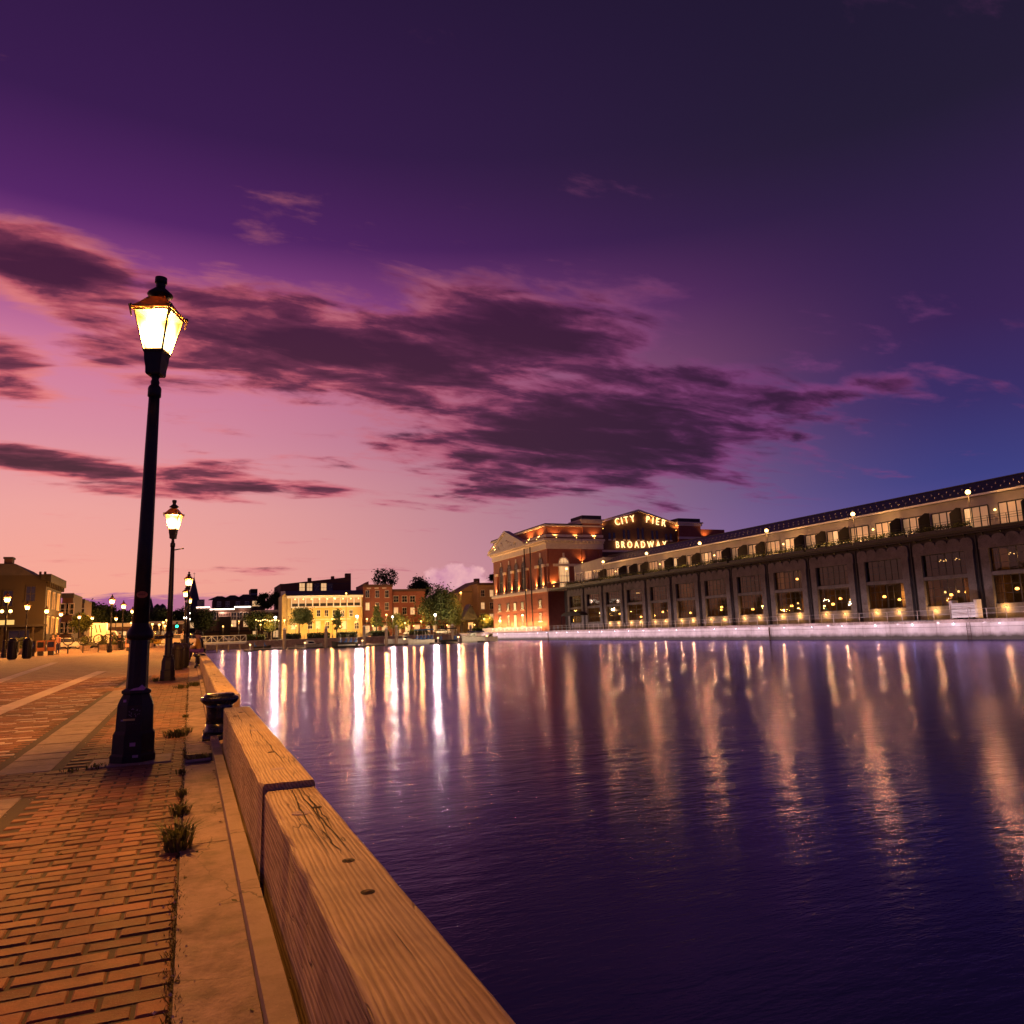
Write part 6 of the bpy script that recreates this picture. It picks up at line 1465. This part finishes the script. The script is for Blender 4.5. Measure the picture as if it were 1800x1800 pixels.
far_g = [(124, 1100, 'tiny amber lamp low left of the white truck'), (133, 1101, 'tiny amber lamp second left of the white truck'), (185, 1099, 'starry amber lamp above the white truck'), (231, 1095, 'tiny amber lamp left of the near pole'), (268, 1097, 'tiny amber lamp right of the near pole'), (280, 1098, 'tiny amber lamp in the red glow, leftmost'), (287, 1094, 'amber lamp in the red glow, second'), (293, 1090, 'reddish lamp at the top of the glow'), (297, 1101, 'tiny amber lamp in the glow, lowest'), (290, 1100, 'small amber lamp in the middle of the glow')]
for px, py, lb in far_g: tall_lamp(px, py, 170 + (px % 7) * 3, lb, amber_glow, 420, AMBER, r_=.22)
# globes on the leftmost lamp
p = atZ(13, 1052, 4.84)
t_ = thing('globe_pair', 'pair of small white globes just under the far-left lantern', 'lamp', (p.x, p.y - .1, gz(p.y)))
MB().cyl((0, 0, 3.0), (0, 0, 3.3), .05, .05, 6).cyl((-.3, 0, 3.3), (.3, 0, 3.3), .03, .03, 6).build('bracket', iron, t_)
for s_ in (-.28, .28): MB().ball((s_, 0, 3.52), .13, 8, 6).build('globe', globe_glow, t_)
# traffic signal
p = atY(311, 1101, 160); t_ = thing('traffic_signal', 'green traffic signal beside the second lamp post', 'traffic light', (p.x, 160, LAND))
MB().cyl((0, 0, 0), (0, 0, p.z - LAND + .3), .08, .07, 8).build('pole', dark_metal, t_); MB().box(-.2, .2, -.25, -.08, p.z - LAND - .3, p.z - LAND + .9).build('housing', black_cloth, t_)
MB().ball((0, -.27, p.z - LAND), .26, 10, 6).build('green_lens', green_glow, t_); MB().ball((0, -.25, p.z - LAND + .6), .09, 8, 5).build('red_lens', bolt_m, t_)
# stucco corner house on the left
HYc = 116.0
cx = atY(78, 1080, HYc).x
t_ = thing('corner_house', 'brown stucco three-storey corner house with bracketed cornice at far left', 'building', (cx, HYc, gz(HYc)))
zt_ = atY(78, 1011, HYc).z - gz(HYc)
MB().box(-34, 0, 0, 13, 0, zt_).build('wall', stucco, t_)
MB().prism([(-34, 0, zt_), (-1.4, 0, zt_), (-3.6, 0, zt_ + 1.5), (-34, 0, zt_ + 2.2)], (0, 12.9, 0)).build('roof', roof_tar, t_)
MB().box(-5.0, -4.1, .6, 2.0, zt_, zt_ + 2.2).build('chimney', brick_dark, t_); MB().box(-5.1, -4.0, .5, 2.1, zt_ + 2.2, zt_ + 2.45).build('chimney_cap', roof_tar, t_)
for x_ in (-.9, -.35): MB().cyl((x_, 1, zt_), (x_, 1, zt_ + .55), .16, .14, 8).build('chimney_pot', brick_dark, t_)
MB().box(.0, .55, -.2, 13.2, zt_ - .9, zt_ + .15).build('cornice', stucco, t_); MB().box(-.6, -.0, -.45, -.01, zt_ - .7, zt_ + .1).build('cornice_return', stucco, t_)
for k in range(9): MB().box(.01, .4, .5 + k * 1.5, .75 + k * 1.5, zt_ - 1.5, zt_ - .9).build('bracket', stucco, t_)
for px, py in ((54, 1044), (14, 1052), (-20, 1048)): x_ = atY(px, py, HYc).x - cx; z_ = atY(px, py, HYc).z - gz(HYc); window(t_, x_, z_, 1.0, 1.9, 0, pane_dark, stucco)
for y_ in (2.2, 6.2, 10.2):
    for z_ in (6.6, 3.2):
        f = MB().box(.005, .12, y_ - .75, y_ - .6, z_ - 1.1, z_ + 1.1).box(.005, .12, y_ + .6, y_ + .75, z_ - 1.1, z_ + 1.1).box(.005, .16, y_ - .8, y_ + .8, z_ + 1.1, z_ + 1.3).build('window', stone_white, t_)
        MB().quad((.02, y_ - .6, z_ - 1.1), (.02, y_ + .6, z_ - 1.1), (.02, y_ + .6, z_ + 1.1), (.02, y_ - .6, z_ + 1.1)).build('pane', pane_dark, f)
# shopfront arcade along its foot
MB().box(-33, .4, -1.7, -.01, 3.05, 3.35).build('awning', black_cloth, t_)
for k in range(9): MB().box(-1.0 - k * 3.4, -.8 - k * 3.4, -1.6, -1.45, 0, 3.04).build('arcade_post', stucco, t_)
for k in range(8):
    x_ = -2.7 - k * 3.4; window(t_, x_, 1.45, 2.2, 2.3, 0, pane_lit if k in (1, 4, 5, 7) else pane_dark, dark_metal, False)
MB().box(-6.5, -3.0, -1.75, -1.71, 3.36, 3.95).build('shop_sign', warm_win, t_)
# dark houses behind it
for (a, b, py, Yh, lab) in ((108, 127, 1046, 150, 'dark flat-roofed house right of the stucco corner house'), (127, 147, 1056, 165, 'lower dark house with a small attic light beside the trees')):
    h_, w2, z2 = house('row_house', lab, a, b, Yh, py, brick_dark, 12, roof_tar)
    for r_ in range(2):
        for s_ in (-.5, .5): window(h_, s_ * w2, z2 - 2.4 - r_ * 3.2, 1.1, 1.7, 0, pane_dark, stone_white)
h_, w2, z2 = house('market_hall', 'long low lamplit market hall closing the plaza behind the stalls', 150, 262, 190, 1098, brick_dark, 14, stone_white)
for k in range(12): window(h_, -w2 + 2 + k * (2 * w2 - 4) / 11, 2.0, 1.6, 2.2, 0, pane_lit if k % 3 else pane_dark, stone_white)
h_, w2, z2 = house('market_hall', 'low lamplit brick shops across the street right of the near pole', 262, 322, 205, 1094, brick_dark, 14, stone_white)
for k in range(7): window(h_, -w2 + 2 + k * (2 * w2 - 4) / 6, 2.0, 1.6, 2.2, 0, pane_lit if k % 2 else pane_dark, stone_white)
# white box truck
p = atY(182, 1110, 135); t_ = thing('box_truck', 'white box truck parked across the end of the plaza', 'truck', (p.x, 135, gz(120)), 0)
hw = (atY(205, 1110, 135).x - atY(160, 1110, 135).x) / 2
MB().box(-hw, hw - 1.3, -1.1, 1.1, .9, 3.75).build('cargo_box', white_paint, t_); MB().prism([(hw - 1.25, -1.05, .5), (hw + .4, -1.05, .5), (hw + .4, -1.05, 1.5), (hw - .1, -1.05, 2.5), (hw - 1.25, -1.05, 2.6)], (0, 2.1, 0)).build('cab', white_paint, t_)
MB().prism([(hw - .7, -1.07, 1.55), (hw + .2, -1.07, 1.55), (hw - .15, -1.07, 2.35), (hw - .7, -1.07, 2.4)], (0, 2.14, 0)).build('cab_window', pane_dark, t_); MB().box(-hw, hw - 1.2, -.9, .9, .5, .89).build('chassis', dark_metal, t_)
for a in (-hw + .9, hw - .4):
    for b in (-1.08, .84): MB().cyl((a, b, .45), (a, b + .24, .45), .45, .45, 12).build('wheel', black_cloth, t_)
for k in range(2): MB().prism([(-hw + .9 + k * .55, -1.13, 2.3), (-hw + 1.05 + k * .55, -1.13, 2.3), (-hw + .75 + k * .55, -1.13, 3.5), (-hw + .6 + k * .55, -1.13, 3.5)], (0, .025, 0)).build('stripe', dark_metal, t_)
# street cars
p = atY(283, 1125, 120); car(p.x, 120, PI / 2, (.5, .34, .05), 'yellow taxi facing away between the two lamp posts', z=gz(120))
p = atY(303, 1120, 130); car(p.x, 130, PI / 2, (.5, .12, .08), 'red car seen from behind right of the yellow taxi', True, z=gz(120))
p = atY(316, 1122, 112); car(p.x, 112, 0, (.5, .42, .36), 'pale car right of the second lamp post', z=gz(112))
for k, (px, Yc, col, lab) in enumerate(((118, 118, (.5, .5, .5), 'white car left of the plaza truck'), (140, 124, (.04, .04, .05), 'black car left of the plaza truck'), (248, 128, (.04, .04, .05), 'black car behind the near lamp pole'))): p = atY(px, 1120, Yc); car(p.x, Yc, 0, col, lab, z=gz(Yc))
# litter bins, news boxes, planters, hoops
def bin_(x, y, label, h=1.05, r_=.32, m=iron):
    t_ = thing('litter_bin', label, 'litter bin', (x, y, gz(y)), 0, 'litter bins')
    MB().lathe([(r_ * .85, 0), (r_ * .9, .06), (r_, h * .8), (r_ * 1.05, h * .82)], 14).build('drum', m, t_)
    for k in range(14):
        a = 2 * PI * k / 14; MB().box(-.02, .02, -.02, .02, .05, h * .8).build('slat', m, t_, loc=(r_ * 1.0 * math.cos(a), r_ * 1.0 * math.sin(a), 0), rot=(0, 0, a))
    MB().lathe([(r_ * 1.1, h * .82), (r_ * 1.1, h * .88), (r_ * .7, h), (r_ * .3, h * 1.03)], 14).build('lid', m, t_)
p = atZ(13, 1157, .33); bin_(p.x + 1.0, p.y - 4, 'slatted litter bin beside the far-left lamp foot, left one', 1.4, .27)
bin_(p.x + 1.8, p.y - 3.6, 'slatted litter bin beside the far-left lamp foot, right one', 1.4, .27)
bin_(-.42, 30.5, 'tall dark litter bin just right of the second lamp', .9, .2); bin_(-.25, 32.4, 'dark litter bin behind the first, nearer the water', .9, .2)
bin_(-.62, 41.0, 'dark litter bin far along the quay near the third lamp', .9, .2)
def news(x, y, m, label):
    t_ = thing('news_box', label, 'news box', (x, y, gz(y)), 0, 'news boxes on the plaza')
    MB().box(-.28, .28, -.25, .25, .35, 1.15).build('cabinet', m, t_); MB().box(-.2, .2, -.22, .22, .0, .349).build('stand', dark_metal, t_); MB().box(-.22, .22, -.27, -.252, .65, 1.08).build('window', pane_dark, t_); MB().box(-.3, .3, -.27, .27, 1.151, 1.2).build('top', m, t_)
p = atY(72, 1135, 72); news(p.x, 72, cl_orange, 'orange news box left of the standing people'); news(p.x + .7, 72.2, cl_orange, 'second orange news box right of the first')
p = atY(56, 1138, 70); news(p.x, 70, stucco, 'brown news box left of the orange pair'); news(p.x - 1.2, 70.3, stucco, 'brown news box at the left end of the row')
p = atY(227, 1128, 80); news(p.x, 80, cl_pink, 'pale pink utility box left of the near lamp post')
def hoop(x, y, label):
    t_ = thing('bike_hoop', label, 'bike rack', (x, y, gz(y)), 0, 'bike hoops at the plaza end')
    MB().cyl((0, 0, 0), (0, 0, .75), .05, .05, 8).build('stem', iron, t_); MB().tube([(.42 * math.cos(2 * PI * k / 18), 0, 1.15 + .42 * math.sin(2 * PI * k / 18)) for k in range(19)], .05, 6).build('ring', iron, t_)
for k, (px, lab) in enumerate(((120, 'bike hoop right of the standing people'), (145, 'bike hoop left of the white truck wheels'), (171, 'bike hoop in front of the white truck'), (186, 'bike hoop with a bicycle ring look in front of the truck'))): p = atY(px, 1130, 78); hoop(p.x, 78 + k * .5, lab)
def planter(x, y, label, r_=.5, h=1.2, seed=0):
    t_ = thing('flower_planter', label, 'planter', (x, y, gz(y)), 0, 'planters on the plaza'); r2 = random.Random(seed)
    MB().lathe([(r_ * .7, 0), (r_, .5), (r_ * 1.05, .55)], 12).build('pot', concrete_edge, t_); mb = MB()
    for q in range(320):
        c = Vector((r2.gauss(0, r_ * .45), r2.gauss(0, r_ * .45), .5 + r2.random() * (h - .5))); v1 = Vector((r2.uniform(-1, 1), r2.uniform(-1, 1), r2.uniform(-1, 1))).normalized() * .09; v2 = v1.cross(Vector((r2.uniform(-1, 1), r2.uniform(-1, 1), r2.uniform(-1, 1)))).normalized() * .06
        mb.add([c - v1, c + v2, c + v1, c - v2], [(0, 1, 2, 3)])
    mb.build('foliage', leaf_mid, t_, kind='stuff')
for k, (px, Yp, lab) in enumerate(((150, 92, 'bushy planter among the paired plaza lamps'), (182, 96, 'bushy planter in front of the white truck'), (205, 90, 'planter between the middle lamps'), (214, 98, 'second planter between the middle lamps'), (262, 95, 'planter right of the near lamp post'), (42, 82, 'planter left of the orange news boxes'), (24, 78, 'planter by the far-left lamp'))): p = atY(px, 1128, Yp); planter(p.x, Yp, lab, .55, 1.5, 40 + k)
# ------------------------------------------------------------------ people
def skin_mesh(name, joints, edges, rad, mat, parent, root=0, sub=2):
    me = bpy.data.meshes.new(name); me.from_pydata([tuple(j) for j in joints], edges, []); me.update()
    o = bpy.data.objects.new(name, me); COL.objects.link(o); o.parent = parent
    md = o.modifiers.new('skin', 'SKIN'); md.use_smooth_shade = True
    for i, v in enumerate(me.skin_vertices[0].data): v.radius = rad[i] if isinstance(rad[i], tuple) else (rad[i], rad[i]); v.use_root = (i == root)
    sd = o.modifiers.new('sub', 'SUBSURF'); sd.levels = 1; sd.render_levels = sub
    me.materials.append(mat); return o
def person(label, loc, rz, top, bottom, pose='stand', hair=hair_m, s=1.0, seat=.45):
    t_ = thing('person', label, 'person', loc, rz, 'people on the quay')
    # joints face -Y
    if pose == 'stand':
        hip = (0, 0, .93); kn = [(-.10, -.03, .50), (.11, .02, .50)]; an = [(-.11, .02, .09), (.12, .06, .09)]; tz_ = 0
    elif pose == 'walk':
        hip = (0, 0, .91); kn = [(-.09, -.16, .52), (.09, .04, .48)]; an = [(-.10, -.22, .10), (.10, .28, .16)]; tz_ = 0
    else:
        hip = (0, .05, seat + .10); kn = [(-.13, -.38, seat + .10), (.13, -.40, seat + .12)]; an = [(-.14, -.44, .09), (.15, -.52, .09)]
    hz = hip[2]
    lean = -.06 if pose == 'sit' else 0
    chest = (0, hip[1] + lean, hz + .36); neck = (0, hip[1] + lean * 1.3, hz + .53); head0 = (0, hip[1] + lean * 1.5 - .02, hz + .60); head1 = (0, hip[1] + lean * 1.6 - .03, hz + .74)
    sh_ = [(-.19, chest[1], hz + .46), (.19, chest[1], hz + .46)]
    if pose == 'sit': el_ = [(-.25, chest[1] - .05, hz + .20), (.25, chest[1] - .05, hz + .20)]; wr = [(-.13, chest[1] - .30, hz + .10), (.13, chest[1] - .30, hz + .10)]
    else: el_ = [(-.25, .03, hz + .19), (.25, .03, hz + .19)]; wr = [(-.25, -.08, hz - .05), (.24, -.12, hz + .0)]
    hd = [(w_[0] * .95, w_[1] - .03, w_[2] - .09) if pose != 'sit' else (w_[0] * .7, w_[1] - .09, w_[2]) for w_ in wr]
    toe = [(a[0], a[1] - .17, .045) for a in an]
    hp_ = [(-.10, hip[1], hz - .05), (.10, hip[1], hz - .05)]
    J = [hip, chest, neck, head0, head1] + sh_ + el_ + wr + hd + hp_ + kn + an + toe
    E_ = [(0, 1), (1, 2), (2, 3), (3, 4), (1, 5), (1, 6), (5, 7), (6, 8), (7, 9), (8, 10), (9, 11), (10, 12), (0, 13), (0, 14), (13, 15), (14, 16), (15, 17), (16, 18), (17, 19), (18, 20)]
    R_ = [(.13, .10), (.15, .10), .055, (.075, .085), (.08, .095), .06, .06, .042, .042, .032, .032, (.04, .018), (.04, .018), .085, .085, .058, .058, .042, .042, (.045, .035), (.045, .035)]
    J = [tuple(c * s for c in j) for j in J]; R_ = [tuple(q * s for q in r) if isinstance(r, tuple) else r * s for r in R_]
    skin_mesh('body', J, E_, R_, skin_m, t_)
    g = lambda r, k: tuple(q * k for q in r) if isinstance(r, tuple) else r * k
    ids = [0, 1, 2, 5, 6, 7, 8, 9, 10]; mp = {a: i for i, a in enumerate(ids)}
    skin_mesh('shirt', [J[i] for i in ids], [(mp[a], mp[b]) for a, b in E_ if a in mp and b in mp], [g(R_[i], 1.22 if i != 2 else .9) for i in ids], top, t_)
    ids = [0, 13, 14, 15, 16, 17, 18]; mp = {a: i for i, a in enumerate(ids)}
    skin_mesh('trousers', [J[i] for i in ids], [(mp[a], mp[b]) for a, b in E_ if a in mp and b in mp], [g(R_[i], 1.2) for i in ids], bottom, t_)
    hx, hy, hzz = J[4]
    MB().ball((hx, hy + .025 * s, hzz + .035 * s), .112 * s, 12, 8, 1.0).build('hair', hair, t_, True)
    for k_ in (19, 20): MB().bev(J[k_][0] - .05 * s, J[k_][0] + .05 * s, J[k_][1] - .10 * s, J[k_][1] + .17 * s, 0, .09 * s, .02).build('shoe', cl_black, t_)
    return t_
ys = 37.4
person('seated person in yellow top and purple trousers on the timber rail', (.33, ys, gz(ys)), -PI / 2 - .15, cl_yellow, cl_purple, 'sit')
person('dark-clothed person seated behind the one in yellow', (.44, ys + 1.5, gz(ys)), -PI / 2 + .2, cl_black, cl_black, 'sit')
p = atY(92, 1140, 74); person('person in dark clothes standing left of the pink-shirted one', (p.x, 74, gz(74)), .6, cl_black, cl_blue)
p = atY(101, 1140, 75); person('person in pink shirt standing on the plaza', (p.x, 75, gz(75)), -.7, cl_pink, cl_blue)
p = atY(210, 1128, 88); person('walker in dark top between the middle plaza lamps', (p.x, 88, gz(88)), .3, cl_black, cl_black, 'walk')
p = atY(268, 1124, 100); person('walker in yellow right of the near lamp post', (p.x, 100, gz(100)), .9, cl_yellow, cl_black, 'walk')
p = atY(322, 1118, 70); person('walker in a white top beyond the quay litter bins', (p.x, 70, gz(70)), 2.2, cl_white, cl_black, 'walk')
p = atY(196, 1126, 95); person('walker in orange in front of the white truck', (p.x, 95, gz(95)), -1.2, cl_orange, cl_black, 'walk')
# cafe table umbrella left closed near the quay
